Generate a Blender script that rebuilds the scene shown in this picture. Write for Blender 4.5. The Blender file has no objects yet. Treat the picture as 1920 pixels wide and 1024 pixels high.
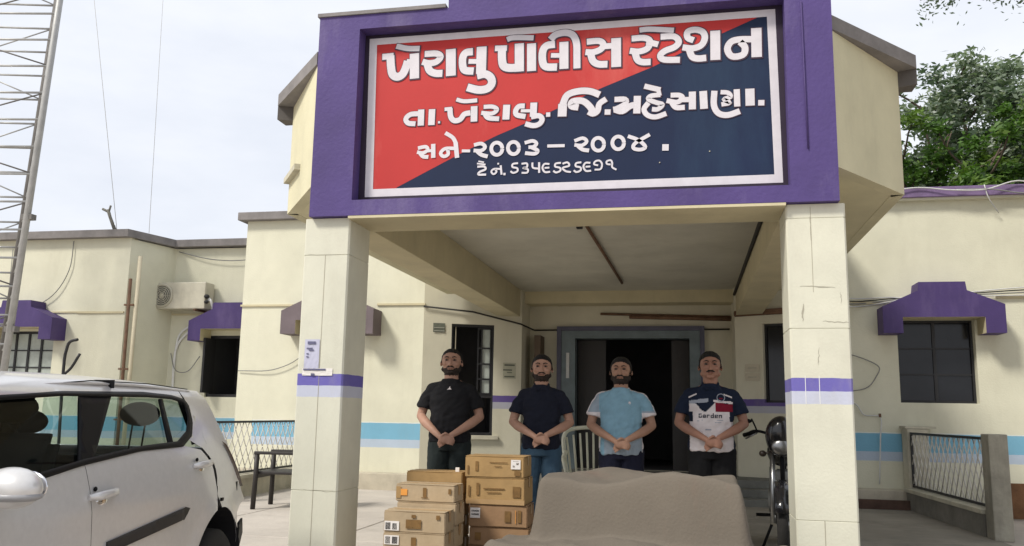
import bpy, bmesh, math, random
from mathutils import Vector, Matrix, noise, Euler
from mathutils.bvhtree import BVHTree
random.seed(7)
S = bpy.context.scene
COL = S.collection
PI = math.pi

# ------------------------------------------------------------------ camera
cam_d = bpy.data.cameras.new('camera'); cam = bpy.data.objects.new('camera', cam_d); COL.objects.link(cam)
S.camera = cam
YAW, PITCH, ROLL = -0.205, 0.1609, 0.0176
fw = Vector((math.sin(YAW)*math.cos(PITCH), math.cos(YAW)*math.cos(PITCH), math.sin(PITCH)))
r0 = Vector((math.cos(YAW), -math.sin(YAW), 0)); u0 = r0.cross(fw)
rt = math.cos(ROLL)*r0 + math.sin(ROLL)*u0; up = -math.sin(ROLL)*r0 + math.cos(ROLL)*u0
M = Matrix((rt, up, -fw)).transposed().to_4x4(); M.translation = Vector((2.9369, -6.1275, 1.15))
cam.matrix_world = M
cam_d.sensor_width = 36; cam_d.lens = 1609.86/1920*36; cam_d.clip_start = .05; cam_d.clip_end = 2000

# ------------------------------------------------------------------ world, sun
SUN_EL, SUN_AZ = math.radians(46), math.radians(-140)      # direction TO the sun, azimuth from +Y clockwise
w = bpy.data.worlds.new('World'); S.world = w; w.use_nodes = True
nt = w.node_tree; N = nt.nodes; Lk = nt.links
bg = N['Background']; bg.inputs[1].default_value = .1
sky = N.new('ShaderNodeTexSky'); sky.sky_type = 'NISHITA'; sky.sun_disc = False
sky.sun_elevation = SUN_EL; sky.sun_rotation = SUN_AZ; sky.air_density = 1.2; sky.dust_density = 3
tc = N.new('ShaderNodeTexCoord'); mp = N.new('ShaderNodeMapping'); mp.inputs['Scale'].default_value = (1, 1, 2.6)
nz = N.new('ShaderNodeTexNoise'); nz.inputs['Scale'].default_value = 2.3; nz.inputs['Detail'].default_value = 6; nz.inputs['Roughness'].default_value = .55
Lk.new(tc.outputs['Generated'], mp.inputs[0]); Lk.new(mp.outputs[0], nz.inputs['Vector'])
cr = N.new('ShaderNodeValToRGB'); e = cr.color_ramp.elements
e[0].position = .36; e[0].color = (6.3, 6.65, 7.4, 1); e[1].position = .62; e[1].color = (7.6, 7.8, 8.3, 1)
Lk.new(nz.outputs['Fac'], cr.inputs[0])
mx = N.new('ShaderNodeMixRGB'); mx.inputs[0].default_value = .93
Lk.new(sky.outputs[0], mx.inputs[1]); Lk.new(cr.outputs[0], mx.inputs[2]); Lk.new(mx.outputs[0], bg.inputs[0])
sd = bpy.data.lights.new('sun', 'SUN'); so = bpy.data.objects.new('sun', sd); COL.objects.link(so)
sd.energy = 2.6; sd.angle = math.radians(11); sd.color = (1, .95, .86)
sdir = Vector((math.sin(SUN_AZ)*math.cos(SUN_EL), math.cos(SUN_AZ)*math.cos(SUN_EL), math.sin(SUN_EL)))
so.rotation_euler = sdir.to_track_quat('Z', 'Y').to_euler(); so.location = (-8, -12, 14)
S.view_settings.view_transform = 'Standard'; S.view_settings.look = 'None'; S.view_settings.gamma = 1
S.view_settings.use_curve_mapping = False; S.view_settings.exposure = 0.40
S.render.engine = 'CYCLES'

# ------------------------------------------------------------------ materials
MATS = {}
def mat(name, col, rough=.8, var=.12, scale=6, bump=.15, bscale=None, spec=.4, metal=0, bands=None, stain=None, coat=0, emis=None):
    """painted / plain surface: base colour with noise variation and fine bump.
    bands: list of (z0, z1, colour) painted on at object height z.  stain: (colour, amount, scale)"""
    if name in MATS: return MATS[name]
    m = bpy.data.materials.new(name); MATS[name] = m; m.use_nodes = True
    t = m.node_tree; n = t.nodes; l = t.links; b = n['Principled BSDF']
    b.inputs['Roughness'].default_value = rough; b.inputs['Metallic'].default_value = metal
    b.inputs['Specular IOR Level'].default_value = spec
    if coat: b.inputs['Coat Weight'].default_value = coat; b.inputs['Coat Roughness'].default_value = .08
    c = n.new('ShaderNodeTexCoord')
    base = n.new('ShaderNodeRGB'); base.outputs[0].default_value = (*col, 1); cur = base.outputs[0]
    if bands:
        sep = n.new('ShaderNodeSeparateXYZ'); l.new(c.outputs['Object'], sep.inputs[0])
        wob = n.new('ShaderNodeTexNoise'); wob.inputs['Scale'].default_value = 9; l.new(c.outputs['Object'], wob.inputs['Vector'])
        ad = n.new('ShaderNodeMath'); ad.operation = 'MULTIPLY_ADD'; l.new(wob.outputs['Fac'], ad.inputs[0]); ad.inputs[1].default_value = .012
        l.new(sep.outputs['Z'], ad.inputs[2])
        for z0, z1, bc in bands:
            g = n.new('ShaderNodeMath'); g.operation = 'GREATER_THAN'; l.new(ad.outputs[0], g.inputs[0]); g.inputs[1].default_value = z0+.006
            s = n.new('ShaderNodeMath'); s.operation = 'LESS_THAN'; l.new(ad.outputs[0], s.inputs[0]); s.inputs[1].default_value = z1+.006
            k = n.new('ShaderNodeMath'); k.operation = 'MULTIPLY'; l.new(g.outputs[0], k.inputs[0]); l.new(s.outputs[0], k.inputs[1])
            q = n.new('ShaderNodeMixRGB'); l.new(k.outputs[0], q.inputs[0]); l.new(cur, q.inputs[1]); q.inputs[2].default_value = (*bc, 1); cur = q.outputs[0]
    nz = n.new('ShaderNodeTexNoise'); nz.inputs['Scale'].default_value = scale; nz.inputs['Detail'].default_value = 7; nz.inputs['Roughness'].default_value = .62
    l.new(c.outputs['Object'], nz.inputs['Vector'])
    mr = n.new('ShaderNodeMapRange'); mr.inputs[1].default_value = .3; mr.inputs[2].default_value = .7
    mr.inputs[3].default_value = 1-var; mr.inputs[4].default_value = 1+var*.6; l.new(nz.outputs['Fac'], mr.inputs[0])
    mu = n.new('ShaderNodeVectorMath'); mu.operation = 'SCALE'; l.new(cur, mu.inputs[0]); l.new(mr.outputs[0], mu.inputs['Scale']); cur = mu.outputs[0]
    if stain:
        sc, am, ss = stain
        ns = n.new('ShaderNodeTexNoise'); ns.inputs['Scale'].default_value = ss; ns.inputs['Detail'].default_value = 9; ns.inputs['Roughness'].default_value = .7
        mpp = n.new('ShaderNodeMapping'); mpp.inputs['Scale'].default_value = (1, 1, .28); mpp.inputs['Location'].default_value = (3.1, 1.7, 5.3)
        l.new(c.outputs['Object'], mpp.inputs[0]); l.new(mpp.outputs[0], ns.inputs['Vector'])
        rr = n.new('ShaderNodeMapRange'); rr.inputs[1].default_value = .52; rr.inputs[2].default_value = .78; rr.inputs[3].default_value = 0; rr.inputs[4].default_value = am
        l.new(ns.outputs['Fac'], rr.inputs[0])
        q = n.new('ShaderNodeMixRGB'); l.new(rr.outputs[0], q.inputs[0]); l.new(cur, q.inputs[1]); q.inputs[2].default_value = (*sc, 1); cur = q.outputs[0]
    l.new(cur, b.inputs['Base Color'])
    if bump:
        nb = n.new('ShaderNodeTexNoise'); nb.inputs['Scale'].default_value = bscale or scale*9; nb.inputs['Detail'].default_value = 5
        l.new(c.outputs['Object'], nb.inputs['Vector'])
        bp = n.new('ShaderNodeBump'); bp.inputs['Strength'].default_value = bump; bp.inputs['Distance'].default_value = .01
        l.new(nb.outputs['Fac'], bp.inputs['Height']); l.new(bp.outputs[0], b.inputs['Normal'])
    if emis: b.inputs['Emission Color'].default_value = (*emis[0], 1); b.inputs['Emission Strength'].default_value = emis[1]
    return m
def glass_mat(name, tint, fac=.12, rough=.03):
    if name in MATS: return MATS[name]
    m = bpy.data.materials.new(name); MATS[name] = m; m.use_nodes = True
    t = m.node_tree; n = t.nodes; l = t.links; n.remove(n['Principled BSDF'])
    tr = n.new('ShaderNodeBsdfTransparent'); tr.inputs[0].default_value = (*tint, 1)
    gl = n.new('ShaderNodeBsdfGlossy'); gl.inputs['Roughness'].default_value = rough; gl.inputs['Color'].default_value = (.9, .95, 1, 1)
    fr = n.new('ShaderNodeFresnel'); fr.inputs[0].default_value = 1.45
    k = n.new('ShaderNodeMath'); k.operation = 'MULTIPLY'; k.inputs[1].default_value = fac/.12; k.use_clamp = True; l.new(fr.outputs[0], k.inputs[0])
    mx = n.new('ShaderNodeMixShader'); l.new(k.outputs[0], mx.inputs[0]); l.new(tr.outputs[0], mx.inputs[1]); l.new(gl.outputs[0], mx.inputs[2])
    l.new(mx.outputs[0], n['Material Output'].inputs[0]); return m

CREAM = (.66, .645, .51); PURPLE = (.074, .048, .178); LAV = (.50, .50, .60); TEAL = (.19, .42, .57)
DIRT = (.30, .27, .19)
m_wall = mat('cream_paint', CREAM, .85, .10, 1.3, .3, 45, stain=(DIRT, .24, 1.6))
m_wing = mat('cream_wall_teal_band', CREAM, .85, .10, 1.3, .3, 45, stain=(DIRT, .22, 1.6),
             bands=[(.60, .72, (.44, .52, .62)), (.72, .96, TEAL), (.96, .975, (.70, .72, .66))])
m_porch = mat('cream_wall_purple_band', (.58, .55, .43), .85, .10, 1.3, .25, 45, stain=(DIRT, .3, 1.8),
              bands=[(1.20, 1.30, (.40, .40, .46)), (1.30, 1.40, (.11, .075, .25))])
m_column = mat('cream_column_bands', (.62, .61, .50), .7, .09, 2.2, .18, 50, stain=((.40, .37, .30), .35, 2.6),
               bands=[(1.24, 1.326, (.50, .52, .62)), (1.326, 1.414, (.14, .12, .40))])
m_ceiling = mat('ceiling_distemper', (.56, .54, .46), .9, .14, 1.4, .1, 30, stain=((.25, .22, .16), .3, 1.2))
m_beam = mat('beam_cream', (.56, .50, .33), .85, .12, 1.8, .2, 40, stain=(DIRT, .35, 1.8))
m_purple = mat('purple_paint', PURPLE, .7, .18, 2.2, .35, 40, stain=((.20, .165, .29), .55, 1.9))
m_purple_d = mat('purple_paint_hood', (.060, .036, .14), .6, .14, 3, .2, 40, stain=((.24, .18, .34), .3, 2))
m_coping = mat('grey_cement_coping', (.22, .205, .20), .9, .25, 4, .4, 30)
m_copingp = mat('faded_purple_coping', (.20, .14, .26), .9, .25, 4, .4, 30)
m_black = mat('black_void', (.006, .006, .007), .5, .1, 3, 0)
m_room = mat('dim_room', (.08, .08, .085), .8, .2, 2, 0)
m_stone = mat('grey_stone_frame', (.13, .165, .175), .45, .25, 5, .1, 20)
m_pane = mat('dark_pane', (.012, .013, .016), .12, .3, 3, 0, spec=.35)
m_panel_l = mat('frosted_pane', (.42, .46, .42), .3, .2, 5, 0)
m_iron = mat('black_iron', (.02, .02, .022), .5, .2, 10, .1)
m_rust = mat('rusty_pipe', (.16, .09, .055), .8, .35, 8, .3)
m_cpipe = mat('cream_pipe', (.56, .50, .36), .6, .1, 4, .05)
m_conc = mat('grey_concrete', (.20, .19, .165), .95, .3, 3.5, .6, 22, stain=((.10, .095, .08), .6, 2.5))
m_conc_l = mat('pale_plaster_post', (.50, .47, .37), .95, .25, 3.5, .5, 22, stain=((.25, .22, .17), .5, 2.5))
m_white = mat('white_paint', (.74, .74, .72), .55, .06, 8, 0)
m_wire = mat('grey_cable', (.22, .22, .21), .7, .1, 10, 0)
m_wirew = mat('white_cable', (.60, .60, .58), .6, .1, 10, 0)
m_wirek = mat('dark_cable', (.03, .028, .025), .7, .1, 10, 0)

# ------------------------------------------------------------------ object helpers
def link(name, me, m=None, parent=None, smooth=False, loc=None, rotz=None):
    o = bpy.data.objects.new(name, me); COL.objects.link(o)
    if m is not None:
        for q in (m if isinstance(m, (list, tuple)) else [m]): me.materials.append(q)
    if smooth:
        for p in me.polygons: p.use_smooth = True
    if parent is not None: o.parent = parent
    if loc is not None: o.location = loc
    if rotz is not None: o.rotation_euler = (0, 0, rotz)
    return o
def mesh(name, V, F, m=None, parent=None, smooth=False, **k):
    me = bpy.data.meshes.new(name); me.from_pydata([tuple(v) for v in V], [], F); me.update()
    return link(name, me, m, parent, smooth, **k)
def frombm(name, bm, m=None, parent=None, smooth=False, **k):
    bmesh.ops.recalc_face_normals(bm, faces=bm.faces)
    me = bpy.data.meshes.new(name); bm.to_mesh(me); bm.free(); return link(name, me, m, parent, smooth, **k)
def tag(o, label=None, cat=None, group=None, kind=None):
    if label: o['label'] = label
    if cat: o['category'] = cat
    if group: o['group'] = group
    if kind: o['kind'] = kind
    return o
def thing(name, label, cat, loc=(0, 0, 0), rotz=0, group=None):
    o = bpy.data.objects.new(name, None); COL.objects.link(o); o.location = loc; o.rotation_euler = (0, 0, rotz)
    o.empty_display_size = .2
    return tag(o, label, cat, group)
def copy_tree(o, parent=None):
    c = o.copy(); COL.objects.link(c); c.parent = parent
    for ch in list(o.children): copy_tree(ch, c)
    return c
def abox(bm, x0, x1, y0, y1, z0, z1, mi=0):
    vs = [bm.verts.new(p) for p in ((x0, y0, z0), (x1, y0, z0), (x1, y1, z0), (x0, y1, z0), (x0, y0, z1), (x1, y0, z1), (x1, y1, z1), (x0, y1, z1))]
    for f in ((0, 3, 2, 1), (4, 5, 6, 7), (0, 1, 5, 4), (1, 2, 6, 5), (2, 3, 7, 6), (3, 0, 4, 7)):
        q = bm.faces.new([vs[i] for i in f]); q.material_index = mi
def box(name, x0, x1, y0, y1, z0, z1, m, parent=None, bev=0, **k):
    bm = bmesh.new(); abox(bm, x0, x1, y0, y1, z0, z1)
    if bev: bmesh.ops.bevel(bm, geom=bm.edges[:], offset=bev, segments=2, affect='EDGES', profile=.6)
    return frombm(name, bm, m, parent, **k)
def extr(bm, pts, d, axis='y', o=0):
    """prism: polygon pts (a,b) extruded from o to d along axis. axis y -> (x,z); axis z -> (x,y); axis x -> (y,z)"""
    def P(a, b, c): return {'y': (a, c, b), 'z': (a, b, c), 'x': (c, a, b)}[axis]
    A = [bm.verts.new(P(a, b, o)) for a, b in pts]; B = [bm.verts.new(P(a, b, d)) for a, b in pts]
    n = len(pts); fs = [bm.faces.new(A), bm.faces.new(B[::-1])]
    for i in range(n): fs.append(bm.faces.new((A[i], A[(i+1) % n], B[(i+1) % n], B[i])))
    return fs
def prism(name, pts, o, d, m, parent=None, axis='y', **k):
    bm = bmesh.new(); extr(bm, pts, d, axis, o); return frombm(name, bm, m, parent, **k)
def crom(pts, n=6):
    P = [Vector(p) for p in pts]
    if len(P) < 3: return P
    out = []
    for i in range(len(P)-1):
        a = P[i-1] if i else 2*P[0]-P[1]; b = P[i]; c = P[i+1]; d = P[i+2] if i+2 < len(P) else 2*P[-1]-P[-2]
        for j in range(n):
            t = j/n; out.append(.5*((2*b)+(-a+c)*t+(2*a-5*b+4*c-d)*t*t+(-a+3*b-3*c+d)*t**3))
    out.append(P[-1]); return out
def tube_bm(bm, pts, rad, seg=8, cap=True, flat=1, mi=0):
    P = [Vector(p) for p in pts]; R = rad if isinstance(rad, (list, tuple)) else [rad]*len(P)
    rings = []; prev = None
    for i, p in enumerate(P):
        t = (P[min(i+1, len(P)-1)]-P[max(i-1, 0)]).normalized()
        if prev is None:
            a = Vector((0, 0, 1)) if abs(t.z) < .9 else Vector((1, 0, 0)); u = t.cross(a).normalized()
        else:
            u = (prev - t*prev.dot(t)).normalized()
        prev = u; v = t.cross(u)
        rings.append([bm.verts.new(p+R[i]*(math.cos(2*PI*k/seg)*u+flat*math.sin(2*PI*k/seg)*v)) for k in range(seg)])
    for a, b in zip(rings, rings[1:]):
        for k in range(seg):
            f = bm.faces.new((a[k], a[(k+1) % seg], b[(k+1) % seg], b[k])); f.smooth = True; f.material_index = mi
    if cap:
        for r in (rings[0][::-1], rings[-1]):
            f = bm.faces.new(r); f.material_index = mi
def tube(name, pts, rad, m, parent=None, seg=8, sm=0, **k):
    bm = bmesh.new(); tube_bm(bm, crom(pts, sm) if sm else pts, rad, seg); return frombm(name, bm, m, parent, **k)
def ell_bm(bm, c, r, rot=None, seg=16, rings=10):
    g = bmesh.ops.create_uvsphere(bm, u_segments=seg, v_segments=rings, radius=1)
    mt = Matrix.Translation(c) @ ((Euler(rot).to_matrix().to_4x4()) if rot else Matrix.Identity(4)) @ Matrix.Diagonal((*r, 1))
    bmesh.ops.transform(bm, matrix=mt, verts=g['verts']); return g['verts']
def lathe(bm, prof, c=(0, 0, 0), seg=24, axis='z', cap=True):
    rr = []
    for r, h in prof:
        ring = []
        for k in range(seg):
            a = 2*PI*k/seg; p = (r*math.cos(a), r*math.sin(a), h) if axis == 'z' else ((h, r*math.cos(a), r*math.sin(a)) if axis == 'x' else (r*math.cos(a), h, r*math.sin(a)))
            ring.append(bm.verts.new(Vector(p)+Vector(c)))
        rr.append(ring)
    for a, b in zip(rr, rr[1:]):
        for k in range(seg): bm.faces.new((a[k], a[(k+1) % seg], b[(k+1) % seg], b[k])).smooth = True
    if cap and prof[0][0] > 1e-4: bm.faces.new(rr[0][::-1])
    if cap and prof[-1][0] > 1e-4: bm.faces.new(rr[-1])
def wall_bm(L, z0, z1, th, holes):
    """wall in local frame: x along, y 0..th into the building, with rectangular holes (x0,x1,z0,z1)"""
    xs = sorted({0, L, *[h[0] for h in holes], *[h[1] for h in holes]}); zs = sorted({z0, z1, *[h[2] for h in holes], *[h[3] for h in holes]})
    bm = bmesh.new()
    full = lambda i, j: 0 <= i < len(xs)-1 and 0 <= j < len(zs)-1 and not any(h[0] <= (xs[i]+xs[i+1])/2 <= h[1] and h[2] <= (zs[j]+zs[j+1])/2 <= h[3] for h in holes)
    V = {}
    def v(x, y, z):
        k = (round(x, 4), y, round(z, 4))
        if k not in V: V[k] = bm.verts.new((x, y, z))
        return V[k]
    for i in range(len(xs)-1):
        for j in range(len(zs)-1):
            if not full(i, j): continue
            a, b, c, d = xs[i], xs[i+1], zs[j], zs[j+1]
            bm.faces.new((v(a, 0, c), v(b, 0, c), v(b, 0, d), v(a, 0, d))); bm.faces.new((v(a, th, c), v(a, th, d), v(b, th, d), v(b, th, c)))
            if not full(i-1, j): bm.faces.new((v(a, 0, c), v(a, 0, d), v(a, th, d), v(a, th, c)))
            if not full(i+1, j): bm.faces.new((v(b, 0, c), v(b, th, c), v(b, th, d), v(b, 0, d)))
            if not full(i, j-1): bm.faces.new((v(a, 0, c), v(a, th, c), v(b, th, c), v(b, 0, c)))
            if not full(i, j+1): bm.faces.new((v(a, 0, d), v(b, 0, d), v(b, th, d), v(a, th, d)))
    return bm
def wall(p0, p1, z0, z1, m, parent, holes=(), th=.2, name='wall'):
    L = math.hypot(p1[0]-p0[0], p1[1]-p0[1]); a = math.atan2(p1[1]-p0[1], p1[0]-p0[0])
    return frombm(name, wall_bm(L, z0, z1, th, holes), m, parent, loc=(p0[0], p0[1], 0), rotz=a)
# ================================================================== THE SETTING
def build_ground():
    V = []; F = []
    xs = [-400, -60, -20, -8, 0, 4, 8, 20, 60, 400]; ys = [-400, -60, -20, -6, -.9, -.35, 2, 6, 20, 60, 400]
    for y in ys:
        for x in xs: V.append((x, y, -.2 if y < -.5 else 0))
    n = len(xs)
    for j in range(len(ys)-1):
        for i in range(n-1): F.append((j*n+i, j*n+i+1, (j+1)*n+i+1, (j+1)*n+i))
    m = mat('dusty_concrete_ground', (.50, .44, .38), .95, .22, .9, .35, 30, stain=((.24, .21, .175), .55, .8))
    tag(mesh('ground', V, F, m), kind='structure')
    # cast slabs of the yard in front of the building: each its own raised sheet with open joints between
    ms = mat('yard_slab_concrete', (.52, .475, .42), .95, .18, 1.1, .35, 30, stain=((.27, .24, .20), .5, 1.1))
    ms2 = mat('yard_slab_concrete_grey', (.27, .245, .20), .95, .28, 1.1, .35, 30, stain=((.12, .11, .09), .75, 1.3))
    root = tag(bpy.data.objects.new('yard_paving', None), kind='structure'); COL.objects.link(root)
    X = [-6.6, -5.0, -3.4, -1.8, -.2, 1.4, 3.0, 4.3, 5.85]; Y = [-.25, 1.25, 2.75, 4.25, 5.98]
    for i in range(len(X)-1):
        for j in range(len(Y)-1):
            dz = random.uniform(-.0015, .0015)
            bm = bmesh.new(); abox(bm, X[i]+.008, X[i+1]-.008, Y[j]+.008, Y[j+1]-.008, -.05, .012+dz)
            bmesh.ops.bevel(bm, geom=bm.edges[:], offset=.005, segments=1, affect='EDGES')
            frombm('slab', bm, ms2 if i >= 6 else ms, root)
    mp = mat('plinth_concrete', (.52, .47, .37), .95, .2, 2.5, .5, 25, stain=((.22, .19, .14), .6, 2))
    # raised walk along the walls
    tag(box('pavement', -4.4, -.7, 6.02, 6.3, 0, .24, mp, bev=.008), kind='structure')
    tag(box('pavement', 4.8, 5.8, 6.02, 6.3, 0, .24, mp, bev=.008), kind='structure')
    st = tag(bpy.data.objects.new('porch_steps', None), kind='structure'); COL.objects.link(st)
    mg = mat('step_stone', (.17, .17, .15), .7, .3, 4, .3, 25, stain=((.08, .075, .06), .5, 3))
    for k, (y, z) in enumerate(((5.55, .1), (5.85, .2), (6.15, .3))):
        box('step', -.5+.002*k, 4.6-.002*k, y, 7.49, z-.1, z, mg, st, bev=.006)
build_ground()

# ================================================================== POLICE STATION BUILDING
B = thing('station_building', 'cream single-storey station building with purple porch front, window hoods and teal painted band', 'building')
box('roof_slab', -13.9, -6.9, 7.25, 12, 3.9, 4.05, m_conc, B); box('roof_slab', -3.9, 12, 8.3, 12, 3.9, 4.05, m_conc, B)
def window(p0, p1, u0, u1, z0, z1, depth=.13, nx=2, nz=3, pane=None, barw=.03, tilt=0):
    """window frame of its own with panes between mullions, set back in the wall opening p0->p1"""
    a = math.atan2(p1[1]-p0[1], p1[0]-p0[0]); loc = (p0[0], p0[1], 0)
    pane = pane or m_pane; bm = bmesh.new(); fwd = .035
    abox(bm, u0, u0+barw, depth-fwd, depth+fwd, z0, z1); abox(bm, u1-barw, u1, depth-fwd, depth+fwd, z0, z1)
    abox(bm, u0+barw, u1-barw, depth-fwd, depth+fwd, z1-barw, z1); abox(bm, u0+barw, u1-barw, depth-fwd, depth+fwd, z0, z0+barw)
    w = (u1-u0-2*barw)/nx; h = (z1-z0-2*barw)/nz
    for i in range(1, nx): abox(bm, u0+barw+i*w-.02, u0+barw+i*w+.02, depth-fwd*.7, depth+fwd*.7, z0+barw, z1-barw)
    for j in range(1, nz):
        for i in range(nx):
            x0 = u0+barw+i*w+(.02 if i else 0); x1 = u0+barw+(i+1)*w-(.02 if i < nx-1 else 0)
            abox(bm, x0, x1, depth-fwd*.6, depth+fwd*.6, z0+barw+j*h-.011, z0+barw+j*h+.011)
    o = frombm('window', bm, m_iron, B, loc=loc, rotz=a)
    for i in range(nx):
        for j in range(nz):
            box('pane', u0+barw+i*w+.003, u0+barw+(i+1)*w-.003, depth-.004, depth+.004, z0+barw+j*h+.003, z0+barw+(j+1)*h-.003, pane, o)
    return o
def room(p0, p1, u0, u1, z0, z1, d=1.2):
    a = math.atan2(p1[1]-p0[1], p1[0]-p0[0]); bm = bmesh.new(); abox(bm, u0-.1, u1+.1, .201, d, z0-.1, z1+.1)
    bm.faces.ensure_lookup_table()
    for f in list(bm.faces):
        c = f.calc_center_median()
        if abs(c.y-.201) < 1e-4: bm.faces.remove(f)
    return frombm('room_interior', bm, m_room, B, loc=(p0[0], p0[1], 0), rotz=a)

# --- wings
WT = 4.12
# right wing front wall with one barred window
pr0, pr1 = (5.0, 6.3), (12.5, 6.3)
wall(pr0, pr1, 0, WT, m_wing, B, [(.70, 1.67, 1.37, 2.48)])
window(pr0, pr1, .70, 1.67, 1.37, 2.48, .15); room(pr0, pr1, .7, 1.67, 1.37, 2.48)
box('coping', 4.9, 12.6, 6.2, 6.55, WT, WT+.03, m_wall, B); box('coping', 4.86, 12.6, 6.16, 6.55, WT+.03, WT+.17, m_copingp, B, bev=.01)
# middle-left wing
pl0, pl1 = (-4.02, 6.3), (-1.0, 6.3)
wall(pl0, (-3.72, 6.3), 0, WT, m_wall, B)
wall((-3.7199, 6.3), pl1, 0, WT, m_wing, B, [(.72, 1.68, 1.37, 2.48)])
window(pl0, pl1, 1.02, 1.98, 1.37, 2.48, .15); room(pl0, pl1, 1.02, 1.98, 1.37, 2.48)
wall((-4.02, 8.1), (-4.02, 6.303), 0, WT, m_wing, B)
box('coping', -4.14, -.9, 6.18, 6.55, WT, WT+.13, m_coping, B, bev=.01)
box('coping', -4.14, -3.8, 6.56, 8.1, WT, WT+.13, m_coping, B, bev=.01)
# recess wall, angled wall and far left wall
pc0, pc1 = (-6.38, 8.0), (-3.85, 8.0)
wall(pc0, pc1, 0, 4.04, m_wing, B, [(.78, 1.62, 1.33, 2.43)]); room(pc0, pc1, .78, 1.62, 1.33, 2.43)
bmw = bmesh.new()
for x0, x1 in ((.78, .83), (1.57, 1.62)): abox(bmw, x0, x1, .05, .12, 1.33, 2.43)
abox(bmw, .83, 1.57, .05, .12, 2.38, 2.43); abox(bmw, .83, 1.57, .05, .12, 1.33, 1.38)
fr = frombm('window_frame', bmw, m_iron, B, loc=(*pc0, 0)); box('shutter', .84, .88, -.25, .1, 1.40, 2.37, m_iron, fr)
wall((-6.62, 7.0), (-6.38, 8.0), 0, 4.04, m_wing, B)
pf0, pf1 = (-14, 7.0), (-6.62, 7.0)
wall(pf0, pf1, 0, 4.08, m_wing, B, [(4.9, 6.02, 1.45, 2.42)])
window(pf0, pf1, 4.9, 6.02, 1.45, 2.42, .1, nx=4, nz=3, pane=m_panel_l, barw=.04); room(pf0, pf1, 4.9, 6.02, 1.45, 2.42)
def coping_run(P, z, h, w=.14):
    bm = bmesh.new()
    V0 = []; 
    for i, p in enumerate(P):
        a = Vector(P[max(i-1, 0)]); b = Vector(P[min(i+1, len(P)-1)]); t = (b-a).normalized(); n = Vector((t.y, -t.x))
        V0.append([(p[0]+n.x*w, p[1]+n.y*w, z), (p[0]-n.x*.22, p[1]-n.y*.22, z), (p[0]-n.x*.22, p[1]-n.y*.22, z+h), (p[0]+n.x*w, p[1]+n.y*w, z+h)])
    R = [[bm.verts.new(v) for v in r] for r in V0]
    for a, b in zip(R, R[1:]):
        for k in range(4): bm.faces.new((a[k], a[(k+1) % 4], b[(k+1) % 4], b[k]))
    bm.faces.new(R[0]); bm.faces.new(R[-1][::-1])
    return frombm('coping', bm, m_coping, B)
coping_run([(-14, 7.0), (-6.62, 7.0), (-6.38, 8.0), (-4.1, 8.0)], 4.06, .13)
# string course at lintel height
for x0, x1, y in ((-13.9, -7.2, 7.0), ): box('string_course', x0, x1, y-.02, y, 2.74, 2.765, m_beam, B)
box('string_course', -7.55, -6.64, 6.975, 7.0, 2.73, 2.76, m_beam, B)
box('string_course', -6.36, -4.04, 7.975, 8.0, 2.80, 2.83, m_beam, B)
box('string_course', -4.04, -3.15, 6.275, 6.3, 2.735, 2.765, m_beam, B); box('string_course', -1.75, -.98, 6.275, 6.3, 2.735, 2.765, m_beam, B)
box('string_course', 4.98, 5.5, 6.275, 6.3, 2.70, 2.73, m_beam, B); box('string_course', 6.95, 12.5, 6.275, 6.3, 2.76, 2.79, m_beam, B)

# --- porch walls
po0, po1 = (-1.0, 6.3), (.4, 6.9)
wall(po0, po1, 0, 3.9, m_porch, B, [(.43, 1.09, .80, 2.47)]); room(po0, po1, .43, 1.09, .8, 2.47)
wall((.4, 6.9), (.42, 7.5), 0, 3.9, m_porch, B); 
wall((.42, 7.5), (3.58, 7.5), 0, 3.9, m_porch, B, [(.52, 2.68, .3, 2.45)])
wall((3.58, 7.5), (3.6, 6.9), 0, 3.9, m_porch, B)
pq0, pq1 = (3.6, 6.9), (5.0, 6.3)
wall(pq0, pq1, 0, 3.9, m_porch, B, [(.41, 1.12, 1.35, 2.48)])
window(pq0, pq1, .41, 1.12, 1.35, 2.48, .12, nx=2, nz=1); room(pq0, pq1, .41, 1.12, 1.35, 2.48)
# left porch opening: black frame, open barred leaf with pale panes
aL = math.atan2(.6, 1.4); f = bmesh.new()
for x0, x1 in ((.43, .46), (1.06, 1.09)): abox(f, x0, x1, .02, .08, .8, 2.47)
abox(f, .46, 1.06, .02, .08, 2.43, 2.47); abox(f, .46, 1.06, .02, .08, 1.36, 1.40); abox(f, .46, 1.06, .02, .08, .8, .84)
fr = frombm('window_frame', f, m_iron, B, loc=(*po0, 0), rotz=aL)
f = bmesh.new(); x0, x1 = .84, 1.055
for z in (1.41, 1.63, 1.86, 2.10, 2.40): abox(f, x0, x1, .03, .055, z, z+.025)
for x in (x0, .90, x1-.02): abox(f, x, x+.018, .031, .054, 1.41, 2.42)
leaf = frombm('window_leaf', f, m_iron, fr)
box('pane', .90, 1.05, .055, .062, 1.42, 2.41, m_panel_l, fr)
tube('bar', [(.50, .05, 1.40), (.50, .05, 2.44)], .008, m_cpipe, fr)
box('sill', .35, 1.17, -.05, .1, .74, .80, m_conc_l, fr, bev=.004)

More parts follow.
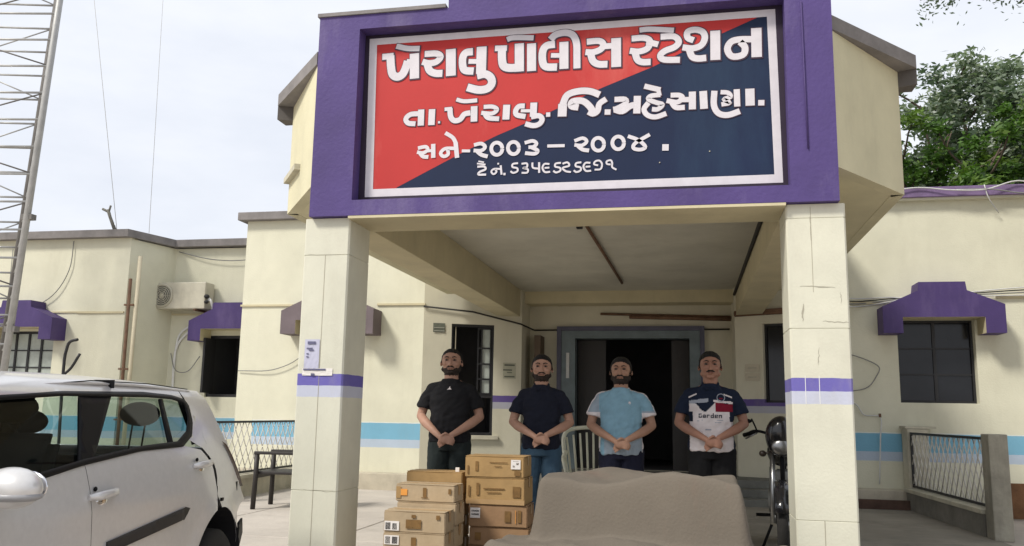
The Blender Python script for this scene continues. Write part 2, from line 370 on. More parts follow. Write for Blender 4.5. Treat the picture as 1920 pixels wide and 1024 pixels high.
# door surround and dim hall behind
dx0, dx1 = .94, 3.10
f = bmesh.new(); abox(f, dx0, 1.16, 7.44, 7.7, .3, 2.33); abox(f, 2.94, dx1, 7.44, 7.7, .3, 2.33); abox(f, dx0, dx1, 7.44, 7.7, 2.33, 2.45)
frombm('door_frame', f, m_stone, B)
f = bmesh.new(); abox(f, .87, dx0-.002, 7.42, 7.6, .3, 2.52); abox(f, dx1+.002, 3.17, 7.42, 7.6, .3, 2.52); abox(f, dx0, dx1, 7.42, 7.6, 2.452, 2.52)
frombm('door_trim', f, mat('dark_trim', (.09, .09, .13), .6, .2, 5, .1), B)
box('door_plate', 1.02, 1.07, 7.42, 7.438, 1.7, 2.1, mat('pale_strip', (.5, .5, .48), .4), B)
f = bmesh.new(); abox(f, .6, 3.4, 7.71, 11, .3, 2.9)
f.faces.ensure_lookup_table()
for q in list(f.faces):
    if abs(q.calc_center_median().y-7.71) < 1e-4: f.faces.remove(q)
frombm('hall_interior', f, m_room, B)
box('door', 1.17, 1.62, 7.75, 7.79, .3, 2.32, mat('dark_door', (.03, .026, .024), .5), B); box('door', 2.66, 2.93, 7.75, 7.79, .3, 2.32, mat('dark_door', 0), B)
box('door_panel', .56, .66, 7.1, 7.48, .3, 2.35, mat('brown_door', (.09, .06, .035), .6), B)

# --- porch: columns, beams, ceiling
def column(x0, x1, y0, y1, z0, z1, joints):
    bm = bmesh.new(); zs = [(z0, 0)]
    for z in joints: zs += [(z-.004, 0), (z-.002, .004), (z+.002, .004), (z+.004, 0)]
    zs.append((z1, 0)); R = []
    b = .012
    for z, i in zs:
        R.append([bm.verts.new((x, y, z)) for x, y in ((x0+b+i, y0+i), (x1-b-i, y0+i), (x1-i, y0+b+i), (x1-i, y1-b-i), (x1-b-i, y1-i), (x0+b+i, y1-i), (x0+i, y1-b-i), (x0+i, y0+b+i))])
    for a, c in zip(R, R[1:]):
        for k in range(8): bm.faces.new((a[k], a[(k+1) % 8], c[(k+1) % 8], c[k]))
    bm.faces.new(R[0][::-1]); bm.faces.new(R[-1])
    return frombm('column', bm, m_column, B)
c1 = column(0, .374, 0, .43, -.02, 2.62, (.55, 2.33)); c2 = column(3.612, 4.007, 0, .43, -.02, 2.62, (.48, 1.75, 2.52))
for x in (.18,): box('joint', x, x+.004, -.0015, .001, .02, 2.33, mat('joint_dirt', (.36, .33, .25), .9), c1)
for x in (3.70, 3.79): box('joint', x, x+.004, -.0015, .001, 1.24, 1.43, m_white, c2)
box('joint', 3.775, 3.778, -.0015, .001, 2.0, 2.6, mat('joint_dirt', 0), c2); box('joint', 3.79, 3.794, -.0015, .001, .02, .48, mat('joint_dirt', 0), c2)
mk = mat('crack_mark', (.36, .34, .27), .9)
def crack(x0, z0, x1, z1, wd, par):
    n = 9; V = []; 
    for i in range(n+1):
        t = i/n; w_ = wd*(.3+.7*math.sin(PI*t))*random.uniform(.6, 1.3); dx, dz = x1-x0, z1-z0; L = math.hypot(dx, dz)
        cx = x0+dx*t-dz/L*random.uniform(-.004, .004); cz = z0+dz*t+dx/L*random.uniform(-.004, .004)
        V += [(cx-dz/L*w_, -.0012, cz+dx/L*w_), (cx+dz/L*w_, -.0012, cz-dx/L*w_)]
    F = [(2*i, 2*i+1, 2*i+3, 2*i+2) for i in range(n)]
    mesh('crack', V, F, mk, par)
crack(3.69, 2.045, 3.92, 2.03, .004, c2); crack(3.707, 1.92, 3.70, 1.80, .006, c2); crack(3.83, 1.80, 4.0, 1.79, .003, c2); crack(3.80, 1.62, 3.79, 1.50, .003, c2); crack(3.66, .12, 3.69, -.0, .007, c2)
crack(3.775, 2.57, 3.77, 2.36, .002, c2); crack(3.95, 2.0, 3.955, 1.92, .002, c2)
crack(.02, 2.335, .34, 2.33, .0015, c1); crack(.1, .555, .36, .545, .0015, c1)
# roof structure of the porch
YB = 6.95
box('beam', .03, .37, .45, YB, 2.62, 3.04, m_beam, B, bev=.006)
box('beam', 3.62, 3.98, .45, YB, 2.62, 3.04, m_beam, B, bev=.006)
box('beam', .37, 3.62, .302, .448, 2.624, 3.04, m_beam, B)
box('beam_soffit', .376, 3.61, -.058, .45, 2.603, 2.6235, m_beam, B)
box('beam', .37, 3.62, 7.1, 7.49, 2.85, 3.04, m_beam, B)
prism('ceiling', [(.36, .45), (3.63, .45), (3.63, 6.95), (3.6, 7.5), (.42, 7.5), (.36, 6.95)], 3.04, 3.12, m_ceiling, B, axis='z')
# side panels of the porch roof: diagonal parapets and soffits either side
def mirx(P): return [(3.98-x, y) for x, y in P]
PL = [(.0, .06), (-.64, .95), (-.64, 6.28)]
m_para = mat('parapet_cream', (.62, .58, .40), .85, .12, 1.5, .25, 40, stain=((.33, .31, .22), .4, 1.7))
for P in (PL, mirx(PL)):
    Q = P if P is PL else P[::-1]
    for a, b in zip(Q, Q[1:]): wall(b, a, 2.9, 3.92, m_para, B, th=.1, name='parapet') if P is PL else wall(b, a, 2.9, 3.92, m_para, B, th=.1, name='parapet')
    bm = bmesh.new()
    sgn = -1 if P is PL else 1
    o_ = [(P[0][0], P[0][1]-.02), (P[1][0]+sgn*.13, P[1][1]-.06), (P[2][0]+sgn*.13, P[2][1])]
    i_ = [(P[0][0]-sgn*.1, P[0][1]+.14), (P[1][0]-sgn*.12, P[1][1]+.05), (P[2][0]-sgn*.12, P[2][1])]
    extr(bm, o_+i_[::-1], 4.03, 'z', 3.922); frombm('coping', bm, m_coping, B)
    bm = bmesh.new()
    extr(bm, [(P[1][0]+sgn*.13, P[1][1]-.055), (P[1][0]+sgn*.13, P[1][1]+.12), (P[1][0]-sgn*.02, P[1][1]+.12), (P[1][0]-sgn*.0, P[1][1]-.0)], 3.92, 'z', 3.79); frombm('coping_end', bm, mat('dark_cement', (.12, .11, .105), .9), B)
    xs = (.03, -.62) if P is PL else (3.99, 4.60)
    prism('soffit', [(xs[0], .45), (xs[0], 6.28), (xs[1], 6.28), (xs[1], .98), (xs[0], .12)], 2.902, 2.95, m_para, B, axis='z')
    # thin ledge on the diagonal face
    a, b = Vector(P[0]), Vector(P[1]); t = (b-a).normalized(); n = Vector((t.y, -t.x))*(1 if P is not PL else -1)
    if P is PL: extr_ = [a+t*.55+n*.0, b+n*0, b+n*.05, a+t*.55+n*.05]; prism('ledge', [tuple(v) for v in extr_], 3.18, 3.23, m_conc_l, B, axis='z')
prism('roof_slab', [(.0, .32), (3.98, .32), (4.5, 1.0), (4.5, 6.3), (-.52, 6.3), (-.52, 1.0)], 3.55, 3.65, m_conc, B, axis='z')

# purple sign frame (parapet front) with stepped top and recess
f = bmesh.new()
FX0, FX1, FZ0, FZ1 = .055, 3.965, 2.625, 4.27
RX0, RX1, RZ0, RZ1 = .40, 3.645, 2.747, 4.15
YF = -.06
abox(f, FX0, RX0, YF, .30, FZ0, FZ1); abox(f, RX1, FX1, YF, .30, FZ0, FZ1)
abox(f, RX0, RX1, YF, .30, RZ1, FZ1); abox(f, RX0, RX1, YF, .30, FZ0, RZ0)
abox(f, RX0, RX1, .08, .30, RZ0, RZ1)
abox(f, 1.13, 3.0, YF, .30, FZ1, 4.62)
bmesh.ops.remove_doubles(f, verts=f.verts, dist=.0005)
frombm('purple_frame', f, m_purple, B)
f = bmesh.new(); abox(f, FX0-.015, 1.11, YF-.015, .32, FZ1+.001, FZ1+.03); abox(f, 3.02, FX1+.015, YF-.015, .32, FZ1+.001, FZ1+.03); abox(f, 1.11, 3.02, YF-.015, .32, 4.622, 4.65)
frombm('coping', f, m_coping, B)

# --- window hoods
def hood(cx, y, zb, s=1.0, m=None, dep=.36):
    P = [(-.745, .0), (-.745, .355), (-.30, .56), (-.285, .675), (.285, .675), (.30, .56), (.745, .375), (.745, .0), (.50, .0), (.50, .21), (-.50, .21), (-.50, .0)]
    bm = bmesh.new()
    # front board as a thick plate, cheeks and sloping slab back to the wall
    pts = [(cx+a*s, zb+b*s) for a, b in P]
    fs = extr(bm, pts, y-.002, 'y', y-dep)
    for q in bm.faces:
        n = q.normal; q.normal_update(); c = q.calc_center_median()
        if (c.z < zb+.23*s and abs(c.x-cx) < .52*s and abs(q.normal.y) < .5): q.material_index = 1
    o = frombm('window_hood', bm, [m or m_purple_d, m_beam], B)
    return o
hood(6.20, 6.3, 2.27); hood(-2.42, 6.3, 2.27, m=mat('grey_brown_hood', (.15, .12, .13), .75, .2, 3, .3, 40)); hood(-5.05, 8.0, 2.31); hood(-8.50, 7.0, 2.25)  # middle-left hood coloured grey-brown, the others purple

# --- fittings on the porch
box('lamp_holder', 1.84, 1.90, 2.28, 2.34, 2.99, 3.038, m_iron, B, bev=.006)
tube('conduit', [(1.94, 2.32, 3.02), (1.97, 4.3, 3.02), (2.0, 6.2, 3.02)], .018, m_rust, B)
tube('conduit', [(3.60, .5, 2.93), (3.60, 6.85, 2.93)], .022, m_wirek, B)
tube('conduit', [(1.56, 7.46, 2.72), (3.57, 7.46, 2.66)], .02, m_rust, B)
tube('conduit', [(2.02, 7.42, 2.665), (3.57, 7.40, 2.62)], .03, m_rust, B)
tube('conduit', [(3.60, 6.87, 2.64), (4.98, 6.26, 2.66)], .045, m_rust, B)
tube('conduit', [(.98-1.98, 6.27, 2.715), (-.3, 6.56, 2.66), (.39, 6.86, 2.50), (.5, 7.44, 2.46), (3.55, 7.45, 2.47)], .013, m_wirek, B)
# rain-water and cable pipes on the angled wall
p = tube('drain_pipe', [(-6.52, 6.93, 3.32), (-6.49, 6.93, .02)], .028, m_rust, B)
for z in (2.85, 1.75, .9): box('clip', -6.60, -6.42, 6.92, 6.99, z, z+.03, m_rust, p)
tube('drain_pipe', [(-6.40, 6.98, 3.72), (-6.40, 6.96, .02)], .035, m_cpipe, B)
print('building done')
LETTERS = [
(1,[[49,551,3957,646,3960],[64,619,3963,628,3873,644,3805,685,3780,728,3800,754,3856,768,3908],[40,759,3904,826,3895],[74,821,3967,829,3756]]),
(1,[[43,667,4041,764,4014,863,4007]]),
(1,[[49,907,3957,1004,3954,1040,3925,1006,3885,945,3877,890,3893],[57,928,3880,952,3816,1001,3789,1059,3785]]),
(1,[[77,1122,3983,1129,3760]]),
(1,[[58,1303,3949,1247,3944,1222,3904,1224,3833,1246,3797,1313,3787],[37,1270,3870,1352,3864],[77,1374,3985,1373,3762],[61,1342,3747,1405,3756,1450,3727,1462,3678,1429,3637,1357,3629,1265,3656]]),
(1,[[44,1481,3963,1577,3959],[62,1537,3960,1540,3864,1556,3811,1607,3793,1678,3794],[70,1675,3990,1679,3759]]),
(1,[[68,1772,3983,1775,3757]]),
(1,[[41,1576,4029,1628,4041,1788,4028]]),
(1,[[57,1956,3963,1892,3956,1861,3911,1862,3825,1890,3784,1974,3776],[35,1926,3874,2005,3868],[67,2026,3977,2028,3758]]),
(1,[[52,1921,4004,1962,4041,2036,4052,2094,4028,2123,3961,2127,3858,2128,3755]]),
(1,[[47,2203,3965,2297,3965,2330,3934,2309,3896,2252,3877,2193,3882],[52,2232,3873,2250,3808,2293,3778,2361,3773],[44,2317,3918,2425,3919],[71,2427,3978,2427,3746]]),
(1,[[46,2544,3965,2633,3965,2680,3938,2664,3880,2600,3858,2530,3869],[49,2568,3857,2586,3795,2623,3772,2685,3769],[44,2656,3932,2742,3904]]),
(1,[[46,2761,3964,2860,3959,2895,3914,2863,3874,2793,3850,2757,3815,2784,3781,2901,3771]]),
(1,[[40,2604,4029,2681,4031,2860,4008]]),
(1,[[46,3004,3918,2961,3941,2962,3989,3017,4001,3070,3980,3086,3932,3061,3877,2999,3855,2922,3868],[48,2971,3846,2990,3790,3032,3772,3093,3773],[69,3162,3982,3159,3752]]),
(1,[[47,3430,3895,3336,3900,3275,3886,3247,3834,3269,3779,3314,3768,3363,3785,3372,3838,3339,3881],[71,3457,3980,3454,3754]]),
(2,[[39,871,3462,806,3459,770,3425,791,3389,851,3380],[49,895,3495,895,3363]]),
(2,[[51,984,3493,982,3363]]),
(2,[[17,1036,3382,1053,3382]]),
(2,[[28,1086,3486,1146,3489],[41,1129,3492,1138,3422,1169,3389,1215,3397,1247,3437,1296,3446],[51,1325,3498,1326,3373]]),
(2,[[31,1180,3562,1244,3543,1348,3545]]),
(2,[[32,1401,3488,1472,3486,1508,3461,1469,3431,1383,3441],[36,1412,3428,1441,3396,1526,3385]]),
(2,[[53,1584,3495,1579,3376]]),
(2,[[39,1726,3477,1680,3476,1656,3444,1665,3409,1733,3392],[24,1696,3440,1769,3436],[51,1797,3500,1793,3387],[39,1777,3386,1837,3393,1863,3363,1842,3327,1794,3316,1732,3334]]),
(2,[[33,1893,3398,1925,3398]]),
(2,[[65,2016,3377,2020,3477],[50,2019,3468,2055,3545,2140,3571,2229,3565,2302,3533]]),
(2,[[49,2141,3442,2087,3456,2096,3491,2171,3492,2225,3447,2260,3389],[42,2351,3497,2300,3461,2287,3406,2252,3385,2216,3403]]),
(2,[[40,2340,3394,2384,3392]]),
(2,[[40,2414,3489,2493,3485,2493,3450,2432,3417,2404,3411],[46,2414,3410,2471,3394,2528,3430,2571,3438],[51,2585,3507,2579,3370]]),
(2,[[34,2755,3506,2684,3501,2667,3475,2727,3446,2769,3429,2735,3395,2692,3397],[37,2666,3449,2633,3401,2657,3354,2717,3335,2796,3358]]),
(2,[[39,2637,3581,2755,3544],[30,2740,3545,2749,3499]]),
(2,[[36,2830,3498,2894,3494,2915,3471,2876,3441,2800,3458],[38,2838,3439,2867,3401,2931,3398],[38,2889,3459,2982,3456],[49,2988,3516,2986,3379]]),
(2,[[53,3066,3516,3070,3379]]),
(2,[[43,3147,3513,3141,3404,3173,3339,3239,3322,3324,3347],[32,3191,3500,3243,3492,3261,3460,3213,3443,3254,3415,3195,3405],[42,3306,3515,3307,3383]]),
(2,[[62,3399,3514,3398,3385]]),
(2,[[40,3455,3403,3498,3401]]),
(3,[[28,879,3180,942,3188,959,3162,921,3139,873,3148],[30,898,3137,924,3110,967,3104],[22,943,3152,999,3155],[34,1003,3208,1007,3095]]),
(3,[[27,1179,3164,1100,3165,1065,3130,1091,3103,1126,3119,1121,3155],[34,1184,3210,1199,3087],[30,1098,3293,1159,3252,1186,3206]]),
(3,[[22,1235,3141,1302,3138]]),
(3,[[28,1331,3184,1389,3193,1420,3164,1390,3137,1329,3140],[30,1357,3133,1391,3104,1442,3087]]),
(3,[[28,1557,3144,1549,3116,1527,3099,1500,3100,1478,3119,1469,3148,1477,3176,1498,3193,1525,3192,1548,3173,1557,3144]]),
(3,[[28,1687,3143,1679,3115,1658,3099,1631,3100,1609,3119,1600,3147,1608,3176,1629,3192,1656,3191,1678,3172,1687,3143]]),
(3,[[27,1730,3182,1792,3195,1822,3172,1798,3148,1760,3146],[28,1782,3145,1831,3117,1809,3093,1734,3101]]),
(3,[[23,1905,3149,2038,3146]]),
(3,[[26,2112,3179,2175,3198,2205,3171,2170,3142,2112,3148],[29,2138,3139,2175,3109,2223,3099]]),
(3,[[27,2336,3143,2328,3114,2306,3097,2279,3098,2257,3117,2249,3147,2257,3176,2279,3193,2306,3191,2328,3172,2336,3143]]),
(3,[[27,2484,3146,2476,3118,2454,3101,2427,3102,2406,3121,2397,3150,2406,3179,2428,3196,2454,3195,2476,3176,2484,3146]]),
(3,[[27,2513,3197,2590,3163,2641,3109,2605,3089,2554,3102,2569,3142,2674,3202]]),
(3,[[47,2764,3098,2811,3096]]),
(4,[[16,1362,3009,1415,3009,1427,2986,1383,2968,1373,2947,1433,2944],[12,1359,3035,1426,3024],[11,1370,3052,1414,3042]]),
(4,[[14,1544,2984,1494,2986,1473,2965,1493,2945,1514,2963,1503,2983],[15,1546,3012,1554,2939],[13,1520,3026,1533,3026]]),
(4,[[18,1568,2943,1585,2942]]),
(4,[[14,1681,3024,1641,3019,1639,2995,1674,2985,1677,2961,1645,2949,1623,2963]]),
(4,[[14,1708,3018,1749,3019,1750,2990,1720,2985,1757,2973,1752,2947,1710,2947]]),
(4,[[14,1792,3024,1797,2984,1843,2974],[15,1844,3024,1845,2941]]),
(4,[[14,1923,3007,1885,3009,1870,2979,1889,2946,1929,2946],[13,1886,2978,1923,2979]]),
(4,[[14,2011,3013,1971,3008,1968,2985,2003,2974,2006,2951,1974,2939,1953,2953]]),
(4,[[14,2023,3005,2060,3014,2073,2987,2024,2973,2048,2946,2087,2938]]),
(4,[[14,2165,3010,2127,3005,2124,2981,2158,2971,2160,2948,2129,2936,2108,2950]]),
(4,[[14,2233,3003,2197,3004,2181,2975,2200,2942,2239,2942],[13,2197,2974,2233,2975]]),
(4,[[13,2291,2981,2261,2991,2270,3013,2301,3017,2320,2990,2309,2952,2265,2949]]),
(4,[[13,2384,2984,2358,2989,2355,3009,2384,3017,2396,2995,2396,2963,2427,2942]]),
]
# ================================================================== SIGN BOARD (painted panel in the purple recess)
m_red = mat('sign_red', (.46, .030, .028), .55, .10, 1.2, .05, 30, stain=((.60, .16, .13), .8, .9), spec=.3)  # salmon blotches put the glare on the red into its colour
m_blue = mat('sign_blue', (.008, .017, .052), .6, .18, 1.2, .05, 30, stain=((.03, .07, .12), .5, .8), spec=.25)
m_swhite = mat('sign_white', (.62, .59, .62), .5, .08, 9, .05)
m_shade = mat('sign_letter_outline', (.045, .02, .04), .5, .2, 6, 0)
SGN = thing('sign_board', 'large red and navy painted name board with white lettering in the purple frame', 'sign', (2.02, .078, 2.75))
def sp(pts): return [(x-2.02, z-2.75) for x, z in pts]
D = [(.460, 2.80), (.719, 2.872), (1.209, 3.115), (1.502, 3.25), (1.744, 3.345), (2.328, 3.593), (2.697, 3.73), (3.08, 3.905), (3.60, 4.12)]
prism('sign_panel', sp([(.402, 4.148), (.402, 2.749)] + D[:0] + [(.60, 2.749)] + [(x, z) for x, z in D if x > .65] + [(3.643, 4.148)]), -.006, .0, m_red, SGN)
prism('sign_panel', sp([(.602, 2.749), (3.643, 2.749), (3.643, 4.146)] + [(x, z-.001) for x, z in D if x > .65][::-1]), -.006, .0, m_blue, SGN)
BO = [(.436, 4.12), (3.595, 4.12), (3.61, 2.80), (.455, 2.80)]; BI = [(.50, 4.065), (3.535, 4.065), (3.552, 2.862), (.52, 2.862)]
for i in range(4):
    j = (i+1) % 4
    prism('border', sp([BO[i], BO[j], BI[j], BI[i]]), -.009, -.007, m_swhite, SGN)
RO = [(.401, 4.149), (3.644, 4.149), (3.644, 2.748), (.401, 2.748)]; m_recess_shade = mat('sign_recess_shade', (.022, .012, .030), .6, .2, 5, 0)  # dark ring: recess shadow painted around the white border
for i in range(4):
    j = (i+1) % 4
    prism('recess_shade_band', sp([RO[i], RO[j], BO[j], BO[i]]), -.0085, -.0066, m_recess_shade, SGN)
def stroke(bm, pts, wd, y):
    P = crom([(a, 0, b) for a, b in pts], 4); P = [Vector((p.x, p.z)) for p in P]
    L = []; R = []
    for i, p in enumerate(P):
        a = P[max(i-1, 0)]; b = P[min(i+1, len(P)-1)]; t = (b-a)
        if t.length < 1e-6: t = Vector((1, 0))
        t.normalize(); n = Vector((-t.y, t.x))*wd/2
        L.append(bm.verts.new((p.x+n.x, y, p.y+n.y))); R.append(bm.verts.new((p.x-n.x, y, p.y-n.y)))
    for i in range(len(P)-1): bm.faces.new((L[i], L[i+1], R[i+1], R[i]))
def letters():
    for k, (ln, ss) in enumerate(LETTERS):
        sh = {1: .011, 2: .007, 3: 0, 4: 0}[ln]; col = m_swhite
        bm = bmesh.new()
        for j, s in enumerate(ss):
            pts = [(s[i]/1000-2.02, s[i+1]/1000-2.75) for i in range(1, len(s), 2)]
            if s[0]: stroke(bm, pts, s[0]/1000*1.04, -.0115-.00025*j-.00002*(k % 5))
        o = link('letter', bpy.data.meshes.new('letter'), col, SGN); bm.to_mesh(o.data); bm.free()
        if sh:
            bm = bmesh.new()
            for j, s in enumerate(ss):
                pts = [(s[i]/1000-2.02, s[i+1]/1000-2.75) for i in range(1, len(s), 2)]
                if len(pts) > 1:
                    a = Vector(pts[0])-Vector(pts[1]); a = a.normalized()*sh if a.length else a; b = Vector(pts[-1])-Vector(pts[-2]); b = b.normalized()*sh if b.length else b
                    pts = [tuple(Vector(pts[0])+a*.8)]+pts[1:-1]+[tuple(Vector(pts[-1])+b*.8)]
                stroke(bm, [(x+sh*.25, z-sh*.25) for x, z in pts], s[0]/1000+2*sh*.8, -.0098-.0002*j-.00002*(k % 5))
            q = link('letter_shadow', bpy.data.meshes.new('letter_shadow'), m_shade, o); bm.to_mesh(q.data); bm.free()
letters()
# nails / blemishes on the blue field
for x, z in ((3.10, 3.05), (2.74, 2.98)):
    box('nail', x-2.02, x-2.012, -.012, -.007, z-2.75, z-2.742, m_conc_l, SGN)
# peeling lead wire on the right of the frame
tag(tube('cable', [(3.76, -.068, 4.1), (3.765, -.07, 3.4), (3.77, -.068, 3.0)], .005, m_purple_d), 'thin purple painted cable running down the right side of the purple sign frame', 'cable')

# ================================================================== CARDBOARD BOXES
def card(name, col): return mat(name, col, .85, .16, 5, .2, 40, stain=((.30, .20, .10), .35, 3))
m_card1 = card('cardboard_gold', (.38, .24, .10)); m_card2 = card('cardboard_pale', (.43, .33, .21)); m_card3 = card('cardboard_brown', (.30, .18, .095))
m_tape = mat('parcel_tape', (.42, .27, .13), .3, .1, 6, 0); m_print = mat('box_print', (.20, .11, .035), .8, .3, 20, 0)
m_lab = mat('paper_label', (.74, .70, .66), .7, .06, 12, 0); m_blk = mat('black_print', (.02, .018, .022), .6, .2, 10, 0); m_org = mat('orange_label', (.70, .30, .06), .7, .1, 10, 0)
def carton(x0, z0, yf, w, h, d, m, label, prints, rot=0, group='cartons stacked in front of the men'):
    t = thing('cardboard_box', label, 'box', (x0+w/2, yf+d/2, z0), rot, group)
    g = .006
    bm = bmesh.new(); abox(bm, -w/2, w/2, -d/2, d/2, 0, h-.004)
    bmesh.ops.bevel(bm, geom=bm.edges[:], offset=.006, segments=2, affect='EDGES')
    bmesh.ops.subdivide_edges(bm, edges=[e for e in bm.edges if e.calc_length() > .12], cuts=4, use_grid_fill=True)
    for v in bm.verts:
        n = noise.noise_vector(v.co*5+Vector((x0*9, z0*7, yf))); v.co += n*.004
    frombm('carton_body', bm, m, t)
    # two top flaps meeting in the middle and the tape across the seam
    for s in (-1, 1):
        bm = bmesh.new(); abox(bm, -w/2+.003, w/2-.003, (.004 if s > 0 else -d/2+.003), (d/2-.003 if s > 0 else -.004), h-.003, h+.001); frombm('flap', bm, m, t)
    bm = bmesh.new(); abox(bm, -w/2+.001, w/2-.001, -.025, .025, h+.0015, h+.0025); abox(bm, -w/2-.004, -w/2-.002, -.025, .025, h-.07, h+.0015); abox(bm, w/2+.002, w/2+.004, -.025, .025, h-.07, h+.0015)
    frombm('tape', bm, m_tape, t)
    for (u0, u1, v0, v1, mm) in prints:
        bm = bmesh.new(); abox(bm, -w/2+u0*w, -w/2+u1*w, -d/2-.0075, -d/2-.0055, v0*h, v1*h); frombm('printed_mark' if mm is not m_lab else 'paper_label', bm, mm, t)
    return t
def words(u0, u1, v, n, hgt, m=None):
    random.seed(int(u0*100+v*977)); o = []; u = u0
    while u < u1-.01:
        k = random.uniform(.012, .03); o.append((u, min(u+k, u1), v, v+hgt, m or m_print)); u += k+random.uniform(.006, .012)
    return o
W = .46
# right stack, from the floor up
carton(1.26, .014, .47, W, .135, .32, m_card3, 'brown carton on the ground at the very bottom of the right stack', [(.1, .2, .3, .7, m_print)])
carton(1.27, .150, .46, W, .135, .32, m_card3, 'dark carton second from the ground in the right stack, half behind the covered heap', [(.1, .2, .3, .7, m_print)])
carton(1.262, .287, .45, W-.005, .163, .32, m_card3, 'brown carton in mid right stack with a white label at its left corner',
       [(.03, .2, .40, .86, m_lab), (.05, .18, .52, .60, m_blk), (.05, .18, .68, .75, m_blk), (.80, .81, .2, .8, m_org), (.84, .90, .25, .8, m_print), (.62, .72, .25, .75, m_print)], .015)
carton(1.24, .452, .45, W, .2, .33, m_card1, 'golden carton second from the top of the right stack',
       [(.18, .23, .35, .8, m_print), (.04, .07, .3, .7, m_print), (.3, .66, .58, .62, m_print), (.36, .60, .44, .47, m_print), (.80, .93, .3, .7, m_print), (.002, .998, .02, .2, m_tape)], -.01)
carton(1.225, .654, .45, W+.004, .160, .33, m_card1, 'golden carton on top of the right stack, white label at its right corner',
       [(.78, .94, .42, .86, m_lab), (.81, .85, .5, .6, m_print), (.87, .91, .62, .72, m_print), (.81, .91, .78, .80, m_print), (.18, .23, .3, .75, m_print), (.045, .07, .15, .55, m_print), (.84, .94, .12, .34, m_print), (.42, .72, .70, .73, m_print), (.50, .62, .52, .55, m_print)], .01)
# left stacks
for k, z in enumerate((.014, .172, .331)):
    carton(.80+.004*k, z, .10, .45, .156, .24, m_card2, ['pale carton on the ground under the orange-label stack', 'second pale carton from the ground under the orange-label carton', 'pale carton directly under the orange-label carton, hidden behind the front stack'][k], [])
carton(.795, .489, .10, .45, .125, .24, m_card2, 'pale carton with an orange label, on top of the left stack behind the front pair',
       [(.09, .2, .35, .72, m_org), (.01, .09, .2, .85, m_card1), (.47, .53, .3, .82, m_print), (.9, .95, .5, .8, m_print), (.44, .56, .24, .28, m_print)], -.015)
for k, z in enumerate((.014,)):
    carton(.80, z, -.15, .45, .145, .24, m_card2, 'bottom pale carton of the front left stack, at the lower edge of view', [(.02, .26, .3, .7, m_lab)])
carton(.80, .160, -.155, .45, .142, .24, m_card2, 'pale brown carton under the one with two black squares, front left stack',
       [(.02, .26, .42, .86, m_lab), (.04, .12, .46, .8, m_blk), (.15, .24, .46, .8, m_blk), (.46, .54, .4, .8, m_print)], .01)
carton(.797, .303, -.15, .45, .145, .24, m_card2, 'pale carton with two black squares, on top of the front left stack',
       [(.02, .26, .08, .52, m_lab), (.035, .12, .12, .45, m_blk), (.15, .225, .12, .42, m_blk), (.37, .62, .2, .62, m_print), (.46, .53, .7, .85, m_print), (.86, .92, .66, .86, m_print), (.38, .61, .24, .28, m_card1)], .005)
for k, z in enumerate((.014, .181, .348, .515)):
    carton(.738, z, .50, .455, .165, .26, m_card1, ['golden carton at the bottom of the rear left stack', 'golden carton second from the bottom of the rear left stack', 'golden carton under the topmost of the rear left stack', 'golden carton on top of the rear left stack, only its upper strip showing'][k], [(.05, .95, .5, .54, m_print)] if k == 3 else [])
tag(box('paper_scrap', 1.12, 1.15, .56, .58, .682, .714, m_lab), 'tiny crumpled white paper standing on the rear left carton', 'paper')

# ================================================================== COVERED HEAP (taupe cloth over stacked goods)
def heap():
    nx, ny = 150, 90; x0, x1, y0, y1 = 1.05, 4.0, -1.35, .42
    def blockh(x, y, a, b, c, d, h, s):
        fx = min(max((x-a)/s, 0), 1)*min(max((b-x)/s, 0), 1); fy = min(max((y-c)/s, 0), 1)*min(max((d-y)/s, 0), 1)
        sm = lambda t: t*t*(3-2*t)
        return h*sm(min(1, fx))*sm(min(1, fy))
    V = []; F = []
    for j in range(ny+1):
        for i in range(nx+1):
            x = x0+(x1-x0)*i/nx; y = y0+(y1-y0)*j/ny
            top = .71+.03*math.sin((x-1.9)*2.2)+.06*noise.noise(Vector((x*2.3, y*2, 1)))
            h1 = blockh(x, y, 1.87, 3.37, -.80, .14, top, .15)
            h2 = blockh(x, y, 1.50, 3.74, -1.2, -.16, .36+.05*noise.noise(Vector((x*2, y*2, 5))), .26)
            h = max(h1, h2)
            fold = noise.noise(Vector((x*6+y*2.0, y*2.5, h*2)))*.022+noise.noise(Vector((x*15, y*9, h*6)))*.007
            z = h+(fold if h > .03 else 0)+.02
            V.append((x+fold*.8, y+fold*.6, max(z, .016 if y > -.3 else -.19+max(0, min(1, (y+.9)/.55))*.2)))
    for j in range(ny):
        for i in range(nx): a = j*(nx+1)+i; F.append((a, a+1, a+nx+2, a+nx+1))
    me = bpy.data.meshes.new('covered_heap'); me.from_pydata(V, [], F)
    m = mat('taupe_cloth', (.145, .123, .097), .95, .10, 1.6, .35, 60, stain=((.19, .115, .085), .6, 1.6))
    o = link('covered_heap', me, m, smooth=True)
    sd = o.modifiers.new('t', 'SOLIDIFY'); sd.thickness = .004; ss = o.modifiers.new('s', 'SUBSURF'); ss.levels = 1; ss.render_levels = 1
    tag(o, 'low heap under a dull taupe cloth in front of the standing men', 'covered heap')
heap()
